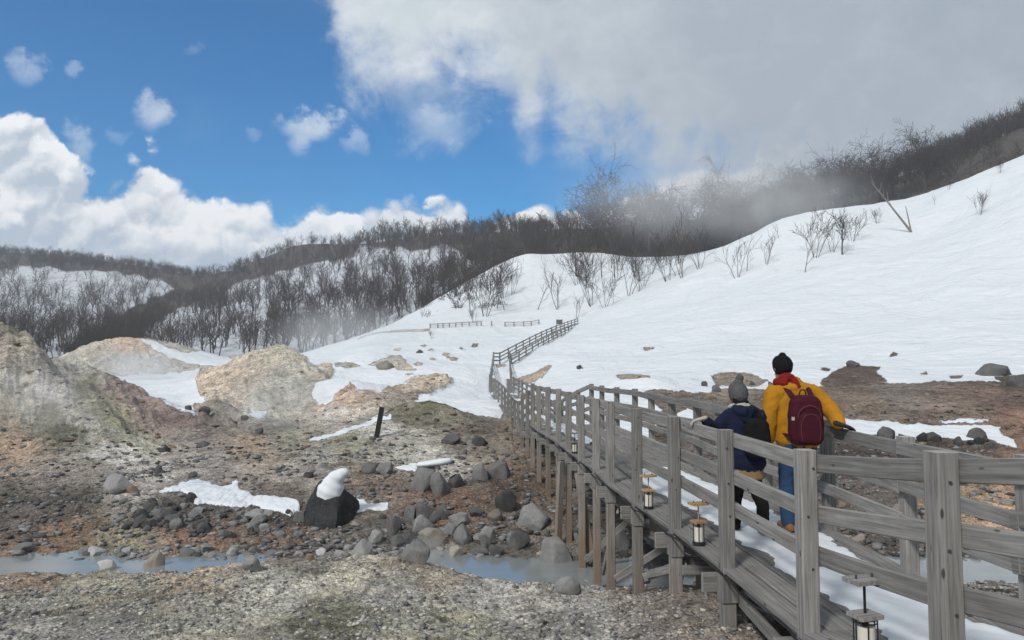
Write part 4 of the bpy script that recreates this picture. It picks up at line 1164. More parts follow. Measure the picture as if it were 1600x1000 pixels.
# ------------------------------------------------------------------ stair fence up the far snow
st = empty('stair_handrail', P(781, 563, 73)); so = st.location.copy()
tag(st, 'distant wooden stair with double post and rail fence climbing the snow to the right', 'stair')
def spart(mb, name): return mb.build(name, W2, st, origin=so)
ST0 = P(781, 563, 73); ST0.z = CZ + .18; ST1 = P(903, 511, 125)
n_s = 15
for row, (pxa, pxb, offz) in enumerate([((771, 72.5), (903, 125), 0), ((799, 70), (907, 122), -.35)]):
    prev = None; fence = []
    A = Vector((rel(*pxa), pxa[1], 0)); B = Vector((rel(*pxb), pxb[1], 0))
    if row == 0: A = Vector((rel(781, 73), 73, 0))
    A.z = CZ + (1.38 if row == 0 else 1.05); B.z = CZ + (75 / F * 125 if row == 0 else 68 / F * 122)
    for k in range(n_s + 1):
        p = A.lerp(B, k / n_s); p.z += .35 * math.sin(k / n_s * math.pi) * (1 if row == 0 else 1)
        spart(MB().beam(p - Vector((0, 0, 1.7)), p, .15, .15, Vector((1, 0, 0))), 'post')
        if prev is not None:
            for q in (.12, .48, .84):
                fence.append((prev - Vector((0, 0, q)), p - Vector((0, 0, q))))
        prev = p
    for q in (0, 1, 2):
        mb = MB()
        for s_ in fence[q::3]: mb.beam(s_[0], s_[1], .05, .13)
        spart(mb, 'rail')
mb = MB()
a = Vector((rel(771, 72), 72, CZ + 1.38)); b = Vector((rel(781, 73), 73, CZ + 1.38))
for q in (.12, .48, .84): mb.beam(a - Vector((0, 0, q)), b - Vector((0, 0, q)), .05, .13)
spart(mb, 'rail')

# ------------------------------------------------------------------ snow lying along the deck
def ribbon(name, d0, d1, fl, fr, label, n=220, thick=.04):
    V_, Fc = [], []; m_ = 26
    for i in range(n + 1):
        d = d0 + (d1 - d0) * i / n
        L_ = left_at(d); dz = .6
        t_ = (left_at(d + dz) - left_at(d - dz)); t_.z = 0; t_.normalize(); n_ = Vector((t_.y, -t_.x, 0))
        wv_ = (np.interp(d, RX[:14, 1], RX[:14, 0]) - L_.x) if d < 21.5 else 1.62
        end = min(1, (i / n) * 9, (1 - i / n) * 9)
        mid = (fl + fr) / 2; hw = (fr - fl) / 2 * (0.35 + .65 * math.sqrt(max(end, 0)))
        el = mid - hw + .07 * pn(np.array([d * 1.7]), np.array([3.3]))[0] + .035 * pn(np.array([d * 7]), np.array([8.3]))[0]
        er = mid + hw + .06 * pn(np.array([d * 1.9]), np.array([13.3]))[0] + .03 * pn(np.array([d * 8]), np.array([18.3]))[0]
        for j in range(m_ + 1):
            f_ = j / m_; o = (el + (er - el) * f_) * wv_
            p = Vector((L_.x, d, CZ + L_.z - DECK)) + n_ * o
            bul = math.sqrt(max(0, 1 - (2 * f_ - 1) ** 6))
            p.z += -.012 + (thick + .022 * pn(np.array([p.x * 3.1]), np.array([p.y * 3.1]))[0] + .014 * pn(np.array([p.x * 9]), np.array([p.y * 9]))[0]) * bul
            V_.append(p)
    for i in range(n):
        for j in range(m_):
            a = i * (m_ + 1) + j; Fc.append((a, a + 1, a + m_ + 2, a + m_ + 1))
    o = link(name, mesh_np(name, [tuple(v) for v in V_], Fc), M['snow'], smooth=True)
    tag(o, label, 'snow', kind='stuff')
ribbon('deck_snow', 2.4, 12.6, .30, .88, 'trodden snow lying along the middle of the near deck')
ribbon('deck_snow', 16.5, 71.5, .2, .78, 'snow strip along the far part of the walkway deck', 400, .05)
# ------------------------------------------------------------------ power cable along the deck edge
cb_ = MB(); pts = []
for k in range(0, 260):
    d = 2.4 + k * .075
    L_ = left_at(d)
    s_ = .5 + .5 * math.sin(d * 4.2 + math.sin(d * 1.3) * 2)
    pts.append(Vector((L_.x - .075 - .01 * s_, d, CZ + L_.z - DECK - .035 - .05 * s_)))
cb_.tube(pts, .009, 6)
tag(cb_.build('power_cable', M['cable'], None), 'black power cable sagging along the outer edge of the footbridge deck', 'cable')

# ------------------------------------------------------------------ lanterns
def lantern(loc, mat_top, label, H_=.44, rz=0.3, s=.9):
    r_ = empty('lantern', loc, rz); tag(r_, label, 'lantern', 'lanterns on the deck edge'); r_.scale = (s,) * 3
    MB().cyl((0, 0, 0), (0, 0, .035), .07, .066, 20).build('base', M['iron'], r_)
    MB().cyl((0, 0, .036), (0, 0, .19), .05, .05, 24).build('lamp_shade', M['paper'], r_, smooth=False)
    c = MB()
    for k in range(6):
        a = k * math.pi / 3
        c.cyl((math.cos(a) * .064, math.sin(a) * .064, .02), (math.cos(a) * .064, math.sin(a) * .064, .232), .0042, .0042, 6)
    for z in (.215, .232):
        for k in range(12):
            a, b = k * math.pi / 6, (k + 1) * math.pi / 6
            c.cyl((math.cos(a) * .064, math.sin(a) * .064, z), (math.cos(b) * .064, math.sin(b) * .064, z), .004, .004, 5)
    c.cyl((0, 0, .19), (0, 0, .235), .018, .018, 8)
    c.build('cage', M['iron'], r_)
    MB().box((0, 0, .247), .15, .13, .022).build('lid', mat_top, r_)
    MB().cyl((0, 0, .258), (0, 0, H_ - .015), .0075, .0075, 8).build('rod', M['iron'] if mat_top == M['wood'] else mat_top, r_)
    t_ = MB().box((0, 0, H_), .195, .13, .024).build('top_board', mat_top, r_)
    for sx in (-.055, .055):
        MB().cyl((sx, 0, H_ + .013), (sx, 0, H_ + .034), .006, .006, 8).build('bolt', M['bolt'], t_)
def lat(px, d, off): 
    L_ = left_at(d); return Vector((L_.x + off, d, CZ + L_.z - DECK))
lantern(lat(0, 7.33, .0), M['wood_new'], 'lantern with fresh wooden top boards between the second and third near posts')
lantern(lat(0, 9.1, .0), M['wood_new'], 'lantern with fresh wooden tops two bays beyond the first of its kind')
lantern(lat(0, 4.33, .0), M['wood'], 'black lantern with a weathered grey top board nearest to the viewer', s=1.03)
lantern(lat(0, 14.85, .0), M['wood'], 'smallest looking dark lantern, far along the deck edge')
# ------------------------------------------------------------------ rocks
from mathutils import noise as MN
def rock_mesh(seed, sx, sy, sz, sub=3, facet=0.8, name='boulder', rough_=.05):
    rg = random.Random(seed)
    bm = bmesh.new(); bmesh.ops.create_icosphere(bm, subdivisions=sub, radius=1.0)
    planes = []
    for k in range(rg.randint(11, 17)):
        v = Vector((rg.gauss(0, 1), rg.gauss(0, 1), rg.gauss(0, .8))).normalized(); planes.append((v, rg.uniform(.5, .82)))
    off = Vector((rg.uniform(-50, 50), rg.uniform(-50, 50), rg.uniform(-50, 50)))
    for v in bm.verts:
        p = v.co.copy()
        for n_, dd in planes:
            e = p.dot(n_) - dd
            if e > 0: p -= n_ * e * facet
        p *= 1 + rough_ * 2 * MN.noise(p * 1.6 + off) + rough_ * MN.noise(p * 4.5 + off) + rough_ * .4 * MN.noise(p * 11 + off)
        v.co = Vector((p.x * sx, p.y * sy, p.z * sz))
    for ax, sz_ in enumerate((sx, sy, sz)):
        lo_ = min(v.co[ax] for v in bm.verts); hi_ = max(v.co[ax] for v in bm.verts)
        for v in bm.verts: v.co[ax] = (v.co[ax] - (lo_ + hi_) / 2) * 2 * sz_ / (hi_ - lo_)
    me = bpy.data.meshes.new(name); bm.to_mesh(me); bm.free()
    return me
def rock_at(px, py, wpx, hpx, mat, label, seed, group=None, name='boulder', sub=4, facet=.9, rz=None, dd=(4, 150), dep=.85, sink=.36, cat='boulder'):
    q = hit(px, py, dd[0], dd[1]); k = q.y / F
    w_, h_ = wpx * k, hpx * k
    tot = h_ / (1 - sink)
    me = rock_mesh(seed, w_ / 2, w_ / 2 * dep, tot / 2, sub, facet, name)
    o = link(name, me, M[mat])
    if sub > 3: me.polygons.foreach_set('use_smooth', [True] * len(me.polygons)); me.set_sharp_from_angle(angle=math.radians(32))
    o.location = (q.x, q.y + w_ * .25, q.z + h_ - tot / 2)
    o.rotation_euler[2] = rz if rz is not None else 0
    tag(o, label, cat, group)
    return o
big = [
 (505, 822, 88, 66, 'rock_black', 'big black boulder wearing a tall snow cap', 5),
 (661, 768, 42, 44, 'rock_grey', 'upright grey slab boulder with snow behind its shoulder', 12),
 (686, 776, 30, 36, 'rock_grey', 'pointed grey boulder leaning in front of the upright slab', 13),
 (712, 762, 24, 20, 'rock_dark', 'low dark rock right of the pointed boulder', 14),
 (750, 753, 26, 28, 'rock_grey', 'smooth grey boulder left of its flat neighbour on the far bank', 15),
 (779, 748, 38, 24, 'rock_grey', 'flat grey boulder near the bridge legs on the far bank', 16),
 (178, 772, 48, 28, 'rock_grey', 'rounded blue grey boulder alone on the left of the far bank', 17),
 (204, 772, 20, 11, 'rock_rust', 'rusty brown lump at the right foot of the lone blue grey boulder', 18),
 (247, 741, 16, 14, 'rock_dark', 'small dark rock above and right of the lone boulder', 19),
 (300, 747, 14, 9, 'rock_dark', 'small dark stone on the pale flat above the snow patch', 20),
 (237, 892, 30, 26, 'rock_tan', 'pointed pale rock standing in the stream', 21),
 (162, 890, 30, 13, 'rock_pale', 'low flat rock awash in the stream at the left', 22),
 (391, 894, 26, 19, 'rock_grey', 'rounded grey rock at the near edge of the stream', 23),
 (872, 881, 58, 38, 'rock_pale', 'large pale pitted boulder at the water edge left of the bridge legs', 24),
 (833, 824, 52, 34, 'rock_grey', 'wide grey boulder with a pale rim left of the braced leg', 25),
 (811, 858, 36, 26, 'rock_grey', 'rounded grey boulder between the pale boulder and the stone pile', 26),
 (790, 798, 34, 27, 'rock_dark', 'dark cracked boulder above the wide pale rimmed one', 27),
 (564, 870, 32, 25, 'rock_grey', 'squarish grey boulder at the left end of the stone pile', 28),
 (586, 851, 24, 20, 'rock_grey', 'rounded stone just above the squarish boulder', 29),
 (613, 834, 26, 26, 'rock_grey', 'block shaped grey boulder on the left of the stone pile', 30),
 (650, 878, 44, 32, 'rock_grey', 'grey boulder standing in steam at the water edge', 31),
 (676, 856, 48, 28, 'rock_tan', 'buff topped boulder behind the steaming one', 32),
 (722, 852, 30, 30, 'rock_grey', 'lumpy boulder in the middle of the stone pile', 33),
 (660, 836, 34, 26, 'rock_grey', 'angular boulder above the buff topped one', 34),
 (690, 812, 30, 22, 'rock_dark', 'dark boulder at the top of the stone pile', 35),
 (664, 812, 30, 24, 'rock_dark', 'dark wedge boulder beside the top of the stone pile', 36),
 (716, 824, 34, 20, 'rock_grey', 'flat boulder right of the top of the stone pile', 37),
 (702, 834, 22, 16, 'rock_grey', 'small boulder in the heart of the stone pile', 38),
 (640, 812, 22, 20, 'rock_grey', 'small tilted boulder at the upper left of the stone pile', 39),
 (744, 808, 26, 14, 'rock_dark', 'dark flat stone left of the cracked boulder', 40),
 (760, 845, 30, 20, 'rock_grey', 'brownish grey stone between the stone pile and the rounded boulder', 41),
 (750, 870, 34, 14, 'rock_dark', 'low stone by the water right of the stone pile', 42),
 (888, 930, 40, 26, 'rock_grey', 'grey boulder with a flat face on the near bank by the bridge', 43),
 (968, 864, 34, 46, 'rock_grey', 'tall dark boulder seen between the bridge legs', 44),
 (912, 860, 18, 16, 'rock_grey', 'fist shaped rock left of the boulder between the legs', 45),
 (898, 844, 18, 14, 'rock_grey', 'rock beside the braced bridge leg', 46),
 (1040, 905, 50, 40, 'rock_dark', 'dark boulder under the deck on the near bank', 47),
 (1085, 900, 40, 26, 'rock_dark', 'low dark boulder under the deck behind the near legs', 48),
 (704, 695, 30, 16, 'rock_dark', 'dark rock on the rise left of the bridge', 49),
 (749, 698, 26, 14, 'rock_dark', 'rounded dark rock on the rise nearest to the bridge', 50),
 (578, 740, 30, 16, 'rock_grey', 'left one of two grey rocks above the snow capped boulder', 51),
 (600, 742, 26, 18, 'rock_grey', 'right one of two grey rocks above the snow capped boulder', 52),
 (314, 700, 22, 10, 'rock_dark', 'dark rock at the foot of the reddish slope', 53),
 (254, 707, 18, 8, 'rock_dark', 'small dark rock at the toe of the left mound', 54),
 (318, 643, 20, 9, 'rock_dark', 'dark rock at the lower edge of the valley snow', 55),
 (292, 641, 12, 7, 'rock_dark', 'small dark rock left at the edge of the valley snow', 56),
 (381, 658, 14, 9, 'rock_dark', 'small dark rock beside the round snow patch on the plain', 57),
 (404, 678, 12, 8, 'rock_dark', 'small black rock out on the grey plain', 58),
 (1562, 588, 50, 20, 'rock_grey', 'pale boulder capped with ice at the foot of the snow at the right', 59),
 (1334, 574, 18, 10, 'rock_dark', 'dark rock on top of the brown mound at the foot of the snow', 60),
 (1120, 612, 14, 10, 'rock_dark', 'small dark rock at the snow edge behind the grey hat', 61),
 (1176, 602, 10, 7, 'rock_dark', 'small dark rock in the snow between the two walkers', 62),
 (1206, 604, 12, 8, 'rock_grey', 'small grey rock at the snow edge left of the black hat', 63),
 (1101, 604, 10, 8, 'rock_dark', 'little dark rock left of the tan bank at the snow edge', 64),
 (905, 577, 8, 6, 'rock_dark', 'lone black stone on the lower snow slope', 65),
 (1598, 605, 40, 18, 'rock_dark', 'dark rock ledge at the right foot of the snow', 66),
 (480, 748, 16, 8, 'rock_dark', 'small dark stone on the flat left of the two grey rocks', 67),
 (655, 552, 12, 6, 'rock_dark', 'tiny dark rock below the distant road', 68),
 (600, 578, 30, 14, 'rock_tan', 'buff rocky outcrop in the snow of the valley side', 69),
 (484, 877, 14, 10, 'rock_rust', 'orange stained stone at the far edge of the stream', 70),
 (930, 895, 30, 18, 'rock_dark', 'dark wet rock between the first two tall bridge legs', 71),
]
for px, py, w_, h_, mt, lab, sd_ in big:
    rock_at(px, py, w_, h_, mt, lab, sd_)
# stones of the heaps: alike, so they share labels by heap
def heap(n, xr, yr, wr, mats, label, group, seed, ratio=.62, name='stone'):
    rg = random.Random(seed)
    for k in range(n):
        px = rg.uniform(*xr); t_ = rg.random(); py = yr[0] + (yr[1] - yr[0]) * t_
        w_ = wr[0] * .8 + (wr[1] * 1.15 - wr[0] * .8) * rg.random() ** 1.8
        rock_at(px, py, w_, w_ * ratio * rg.uniform(.75, 1.2), rg.choice(mats), label, seed * 100 + k, group, name, sub=3, facet=.9, dep=rg.uniform(.7, 1.1), cat='stone')
heap(34, (208, 300), (786, 832), (10, 24), ['rock_dark', 'rock_dark', 'rock_grey'], 'dark stone in the heap under the left end of the long snow patch', 'dark stones under the snow patch', 3)
heap(40, (300, 470), (800, 842), (9, 26), ['rock_grey', 'rock_dark', 'rock_grey'], 'grey stone in the heap between the long snow patch and the stream', 'grey stones below the snow patch', 4)
heap(36, (590, 860), (800, 872), (10, 24), ['rock_grey', 'rock_dark', 'rock_grey', 'rock_tan'], 'grey stone wedged among the boulders of the pile by the stream', 'stones among the boulder pile', 5)
heap(46, (0, 560), (864, 872), (8, 24), ['rock_grey', 'rock_pale', 'rock_tan', 'rock_grey'], 'stone lining the far edge of the milky stream', 'stones along the far edge of the stream', 6, .5)
heap(16, (900, 1130), (860, 925), (10, 26), ['rock_dark', 'rock_grey'], 'wet stone in the shade beneath the footbridge deck', 'stones beneath the footbridge', 7)
heap(14, (1360, 1560), (686, 704), (12, 26), ['rock_dark', 'rock_black'], 'dark stone along the lower edge of the long right snow patch', 'dark stones below the right snow patch', 8, .7)
heap(26, (1290, 1600), (720, 860), (10, 26), ['rock_dark', 'rock_tan', 'rock_grey', 'rock_rust'], 'stone on the rocky flat right of the footbridge', 'stones on the rocky flat to the right', 9)

# loose rubble nobody could count
protoR = []
for k in range(10):
    me = rock_mesh(900 + k, 1, random.uniform(.5, .95), random.uniform(.3, .6), 1, 1.0, 'r', .12)
    v = np.array([tuple(q.co) for q in me.vertices]); f = np.array([tuple(p.vertices) for p in me.polygons]); protoR.append((v, f)); bpy.data.meshes.remove(me)
def rubble(name, label, n, ulo, uhi, dlo, dhi, smin, smax, mat, seed, dens=None, power=2.2, snow_ok=False):
    rg = np.random.default_rng(seed)
    u = rg.uniform(ulo, uhi, n); d = np.exp(rg.uniform(math.log(dlo), math.log(dhi), n))
    x, y = u * d, d; zb = ground_base(x, y); sm = snow_mask(x, y, zb); z = zb + rough(x, y, sm)
    px, py = project(x, y, z)
    keep = (sm < .2) & (z > -.05)
    if dens is not None: keep &= rg.uniform(0, 1, n) < dens(px, py, x, y)
    s = smin + (smax - smin) * rg.uniform(0, 1, n) ** power
    Vs, Fs = [], []; o_ = 0
    for i in np.nonzero(keep)[0]:
        v, f = protoR[i % 10]; a = rg.uniform(0, 6.28); c_, s_ = math.cos(a), math.sin(a)
        R = np.array([[c_, s_, 0], [-s_, c_, 0], [0, 0, 1]])
        Vs.append((v * s[i]) @ R + [x[i], y[i], z[i] + s[i] * .15]); Fs.append(f + o_); o_ += len(v)
    o = link(name, mesh_np(name, np.concatenate(Vs), np.concatenate(Fs)), M[mat])
    tag(o, label, 'rubble', kind='stuff')
cl = lambda px, py, x, y: np.clip(.5 + 1.6 * fbm(x, y, 1.6, 3), .08, 1)
rubble('gravel', 'pale gravel scattered over the near bank', 52000, -1.0, 1.0, 5.5, 13, .006, .042, 'rock_gravel', 1, cl, 3)
rubble('gravel', 'grey gravel scattered over the near bank', 20000, -1.0, 1.0, 5.5, 13, .006, .05, 'rock_grey', 2, cl, 3)
rubble('rubble', 'small grey rubble of the far bank', 14000, -1.0, 1.0, 14.6, 24, .02, .13, 'rock_grey', 3, cl, 3.2)
rubble('rubble', 'small dark rubble of the far bank', 10000, -1.0, 1.0, 14.8, 30, .02, .12, 'rock_dark', 4, cl, 3)
rubble('rubble', 'buff and rusty chips among the rubble', 3000, -1.0, 1.0, 14.8, 30, .02, .08, 'rock_rust', 5, cl, 3)
rubble('rubble', 'rubble strewn over the slopes and plain further off', 3600, -1.0, 1.0, 24, 75, .03, .2, 'rock_rust', 6, cl, 4)

# snow cap leaning on the black boulder
def loft(rings, n=20, cap=True):
    """rings: list of (centre, (a, b), side vector, axis2 vector)"""
    v, f = [], []
    for c, (a, b), s_, t_ in rings:
        c = Vector(c); s_ = Vector(s_); t_ = Vector(t_)
        for i in range(n):
            an = 2 * math.pi * i / n
            v.append(c + s_ * a * math.cos(an) + t_ * b * math.sin(an))
    for k in range(len(rings) - 1):
        for i in range(n):
            j = (i + 1) % n; f.append((k * n + i, k * n + j, (k + 1) * n + j, (k + 1) * n + i))
    if cap:
        f.append(tuple(range(n))[::-1]); q = (len(rings) - 1) * n; f.append(tuple(q + i for i in range(n)))
    return v, f
def tube_path(pts, radii, n=14, side=None, round_ends=True):
    """limb through pts with per point radius (r or (a, b))"""
    P_ = [Vector(p) for p in pts]; R_ = [r if isinstance(r, tuple) else (r, r) for r in radii]
    # refine
    rings = []
    m_ = len(P_)
    def cr(a, b, c, d, t):
        return 0.5 * ((2 * b) + (c - a) * t + (2 * a - 5 * b + 4 * c - d) * t * t + (-a + 3 * b - 3 * c + d) * t ** 3)
    seq = []
    for i in range(m_ - 1):
        p0, p1, p2, p3 = P_[max(i - 1, 0)], P_[i], P_[i + 1], P_[min(i + 2, m_ - 1)]
        for k in range(4):
            t = k / 4; seq.append((Vector([cr(p0[j], p1[j], p2[j], p3[j], t) for j in range(3)]), tuple(R_[i][q] * (1 - t) + R_[i + 1][q] * t for q in (0, 1))))
    seq.append((P_[-1], R_[-1]))
    out = []
    ns = len(seq)
    for i, (p, r_) in enumerate(seq):
        ax = (seq[min(i + 1, ns - 1)][0] - seq[max(i - 1, 0)][0]).normalized()
        s_ = Vector(side) if side is not None else Vector((1, 0, 0))
        if abs(s_.dot(ax)) > .95: s_ = Vector((0, 1, 0))
        s_ = (s_ - ax * s_.dot(ax)).normalized(); t_ = ax.cross(s_)
        if i == 0 and round_ends:
            for q, k in ((.95, .35), (.6, .8)): out.append((p - ax * min(r_) * q, (r_[0] * k, r_[1] * k), s_, t_))
        out.append((p, r_, s_, t_))
        if i == ns - 1 and round_ends:
            for q, k in ((.6, .8), (.95, .35)): out.append((p + ax * min(r_) * q, (r_[0] * k, r_[1] * k), s_, t_))
    return loft(out, n)
def fused(name, shapes, voxel, smooth_it, mats, parent=None, loc=None, disp=None, factor=.5):
    """one continuous surface grown from overlapping limbs"""
    v, f = [], []
    for sv, sf in shapes:
        o_ = len(v); v += [tuple(q) for q in sv]; f += [tuple(i + o_ for i in q) for q in sf]
    me = bpy.data.meshes.new(name); me.from_pydata(v, [], f); me.update()
    tmp = bpy.data.objects.new(name + '_work', me); COL.objects.link(tmp)
    rm = tmp.modifiers.new('r', 'REMESH'); rm.mode = 'VOXEL'; rm.voxel_size = voxel
    sm = tmp.modifiers.new('s', 'SMOOTH'); sm.factor = factor; sm.iterations = smooth_it
    dg = bpy.context.evaluated_depsgraph_get(); dg.update()
    res = bpy.data.meshes.new_from_object(tmp.evaluated_get(dg))
    COL.objects.unlink(tmp); bpy.data.objects.remove(tmp); bpy.data.meshes.remove(me)
    if disp is not None:
        co = np.empty(len(res.vertices) * 3, np.float32); res.vertices.foreach_get('co', co); co = co.reshape(-1, 3)
        no = np.array([tuple(vv.normal) for vv in res.vertices])
        co = co + no * disp(co)[:, None]
        res.vertices.foreach_set('co', co.astype(np.float32).ravel()); res.update()
    res.name = name; res.materials.clear()
    o = link(name, res, mats, parent, smooth=True)
    if loc is not None: o.location = loc
    return o
q = hit(505, 822, 4, 60); k = q.y / F
def pc(px, py, dy=0): return P(px, py, q.y + .35 + dy)
cap = fused('snow_cap', [tube_path([pc(516, 781, .05), pc(517, 766), pc(524, 751), pc(532, 742), pc(538, 739)], [(.30, .30), (.31, .28), (.215, .20), (.15, .15), (.11, .11)], 22, (1, 0, 0))], .025, 4, M['snow'],
            disp=lambda c: .006 * np.sin(c[:, 2] * 30 + c[:, 0] * 14) + .014 * pn(c[:, 0] * 5, c[:, 2] * 5))
tag(cap, 'tall curling snow cap perched on the big black boulder', 'snow cap')
q2 = hit(661, 768, 4, 60)
def pd(px, py, dy=0): return P(px, py, q2.y + .25 + dy)
cap2 = fused('snow_cap', [tube_path([pd(655, 726), pd(672, 724), pd(690, 722), pd(701, 720)], [(.14, .07), (.24, .08), (.18, .1), (.09, .08)], 16, (0, 1, 0))], .025, 4, M['snow'])
tag(cap2, 'flat snow slab overhanging the upright grey boulder', 'snow cap')
# leaning dark stake on the rise
q3 = hit(586, 684, 15, 60); t3 = P(597, 636, q3.y)
tag(MB().beam(q3 - Vector((0, 0, .3)), t3, .16, .14, Vector((1, 0, 0))).build('stake', [M['iron'], M['iron']]), 'leaning black stake standing on the rise', 'stake')
# distant road fence and little board
fn = empty('road_fence', P(700, 512, 133)); fo = fn.location.copy()
tag(fn, 'low rope and post fence along the distant snowy road', 'fence')
rg = random.Random(2); prev = None; mb = MB()
for px in [672, 684, 692, 702, 712, 722, 733, 745, 752, 768, 789, 803, 818, 830, 842]:
    g_ = hit(px, 514, 110, 150); g_ = Vector((rel(px, 133), 133, float(ground_z(rel(px, 133), 133)[0])))
    MB().beam(g_ - Vector((0, 0, .2)), g_ + Vector((0, 0, .85)), .22, .22, Vector((1, 0, 0))).build('post', W2, fn, origin=fo)
    if prev is not None and px not in (768, 789):
        mb.beam(prev + Vector((0, 0, .75)), g_ + Vector((0, 0, .75)), .1, .12)
        mb.beam(prev + Vector((0, 0, .4)), g_ + Vector((0, 0, .4)), .08, .08)
    prev = g_
mb.build('rail', W2, fn, origin=fo)
bq = P(874, 510, 126); bq.z = float(ground_z(bq.x, bq.y)[0])
bd = empty('notice_board', bq); tag(bd, 'small brown notice board beside the top of the distant stair', 'notice board')
MB().beam((-.45, 0, -.2), (-.45, 0, 1.5), .1, .1).build('post', W2, bd); MB().beam((.45, 0, -.2), (.45, 0, 1.5), .1, .1).build('post', W2, bd)
MB().box((0, -.06, 1.05), 1.1, .06, .8).build('panel', M['rock_dark'], bd)
# ------------------------------------------------------------------ people (built facing +y, away from the camera)
M['skin'] = plain('skin', (0.50, 0.30, 0.22), 0.55, 0.3, 0.05)
def cloth(name, col, nz=.22, scale=60, rough=.9, bump=.004):
    m, t, b = new_mat(name)
    P_ = t.node('ShaderNodeTexCoord').outputs['Object']
    n = t.noise(P_, 9, 5, .6, .8); n2 = t.noise(P_, scale * 3, 3, .6)
    k = t.m('ADD', t.m('MULTIPLY_ADD', t.m('SUBTRACT', n.outputs[0], .5), nz * 2, 1.0), t.m('MULTIPLY', t.m('SUBTRACT', n2.outputs[0], .5), nz))
    t.put(b.inputs['Base Color'], t.mix(1.0, col, t.node('ShaderNodeCombineColor', {0: k, 1: k, 2: k}), 'MULTIPLY'))
    b.inputs['Roughness'].default_value = rough; b.inputs['Specular IOR Level'].default_value = .2
    h = t.m('ADD', t.m('MULTIPLY', n.outputs[0], .035), t.m('MULTIPLY', n2.outputs[0], bump * .5))
    t.put(b.inputs['Normal'], t.node('ShaderNodeBump', {'Height': h, 'Strength': .8}).outputs[0])
    return m
M['mustard'] = cloth('mustard_jacket', (0.43, 0.20, 0.014))
M['navy'] = cloth('navy_coat', (0.010, 0.016, 0.038))
M['jeans'] = cloth('blue_jeans', (0.025, 0.06, 0.125))
M['black_cloth'] = cloth('black_cloth', (0.008, 0.008, 0.009))
M['maroon'] = cloth('maroon_pack', (0.055, 0.008, 0.017), .15)
M['scarf'] = cloth('red_scarf', (0.20, 0.012, 0.014))
M['hat_grey'] = cloth('grey_knit', (0.09, 0.092, 0.095), .35, 40)
M['fleece'] = cloth('pale_fleece', (0.42, 0.42, 0.40), .2)
M['tan_cloth'] = cloth('tan_cloth', (0.25, 0.17, 0.085), .15)
M['glove_pale'] = cloth('pale_glove', (0.40, 0.38, 0.35), .2)
M['glove_dark'] = cloth('dark_glove', (0.035, 0.035, 0.038), .2)
M['boot'] = plain('brown_boot', (0.22, 0.105, 0.035), .6, .3)
M['sole'] = plain('boot_sole', (0.02, 0.018, 0.016), .8, .2)
M['eye'] = plain('eye', (0.03, 0.02, 0.015), .2, .5)
M['hair'] = cloth('dark_hair', (0.015, 0.011, 0.009), .3, 90)

def folds(amp, fx=16, fz=26):
    return lambda c: (amp * fbm(c[:, 0] * fx * .5 + c[:, 1] * 7, c[:, 2] * fz * .5 + c[:, 1] * 3, 1.0, 3, ridged=True)).astype(np.float32)
def hand_shapes(w, d, up, s=1.0, curl=.9, flip=1):
    """palm, four unequal bent fingers and a thumb. w wrist point, d finger direction, up = back of the hand"""
    w = Vector(w); d = Vector(d).normalized(); up = Vector(up); up = (up - d * up.dot(d)).normalized(); sd_ = d.cross(up) * flip
    out = [tube_path([w - d * .03 * s, w + d * .03 * s, w + d * .085 * s], [(.030 * s, .022 * s), (.042 * s, .018 * s), (.043 * s, .015 * s)], 12, sd_)]
    for k, (o, L) in enumerate([(-.033, .066), (-.011, .078), (.012, .073), (.033, .058)]):
        b = w + d * .085 * s + sd_ * o * s; c = curl
        p1 = b + (d * math.cos(c * .35) - up * math.sin(c * .35)) * L * .45 * s
        p2 = p1 + (d * math.cos(c * .95) - up * math.sin(c * .95)) * L * .32 * s
        p3 = p2 + (d * math.cos(c * 1.5) - up * math.sin(c * 1.5)) * L * .25 * s
        out.append(tube_path([b, p1, p2, p3], [.0105 * s, .010 * s, .0092 * s, .008 * s], 8))
    tb_ = w + d * .02 * s - sd_ * .032 * s
    t1 = tb_ + (d * .6 - sd_ * .75 - up * .15).normalized() * .038 * s; t2 = t1 + (d * .85 - sd_ * .25 - up * .45).normalized() * .030 * s
    out.append(tube_path([tb_, t1, t2], [.014 * s, .0118 * s, .0095 * s], 8))
    return out
def head_shapes(c, s=1.0, turn=0.0, nod=0.0):
    """skull, jaw, nose, ears; c = centre of the head, face towards +y turned by `turn`"""
    R = Matrix.Rotation(turn, 3, 'Z') @ Matrix.Rotation(-nod, 3, 'X'); c = Vector(c)
    g = lambda x, y, z: c + R @ Vector((x * s, y * s, z * s))
    sx = R @ Vector((1, 0, 0))
    sh = [tube_path([g(0, -.02, -.03), g(0, -.012, .03), g(0, -.01, .075)], [(.070 * s, .085 * s), (.078 * s, .096 * s), (.062 * s, .075 * s)], 18, sx),
          tube_path([g(0, .035, -.03), g(0, .045, -.075), g(0, .058, -.108)], [(.056 * s, .05 * s), (.047 * s, .042 * s), (.026 * s, .022 * s)], 14, sx),
          tube_path([g(0, .083, .022), g(0, .097, -.006), g(0, .106, -.026)], [.010 * s, .013 * s, .0155 * s], 8),
          tube_path([g(-.022, .083, -.062), g(0, .092, -.061), g(.022, .083, -.062)], [.007 * s, .0105 * s, .007 * s], 8),
          tube_path([g(-.038, .076, .030), g(0, .086, .034), g(.038, .076, .030)], [.009 * s] * 3, 8)]
    for e in (-1, 1):
        sh.append(tube_path([g(e * .076, -.005, .022), g(e * .085, -.016, .002), g(e * .077, -.008, -.030)], [.012 * s, .016 * s, .009 * s], 8))
    eyes = [g(e * .031, .079, .010) for e in (-1, 1)]
    return sh, eyes, R
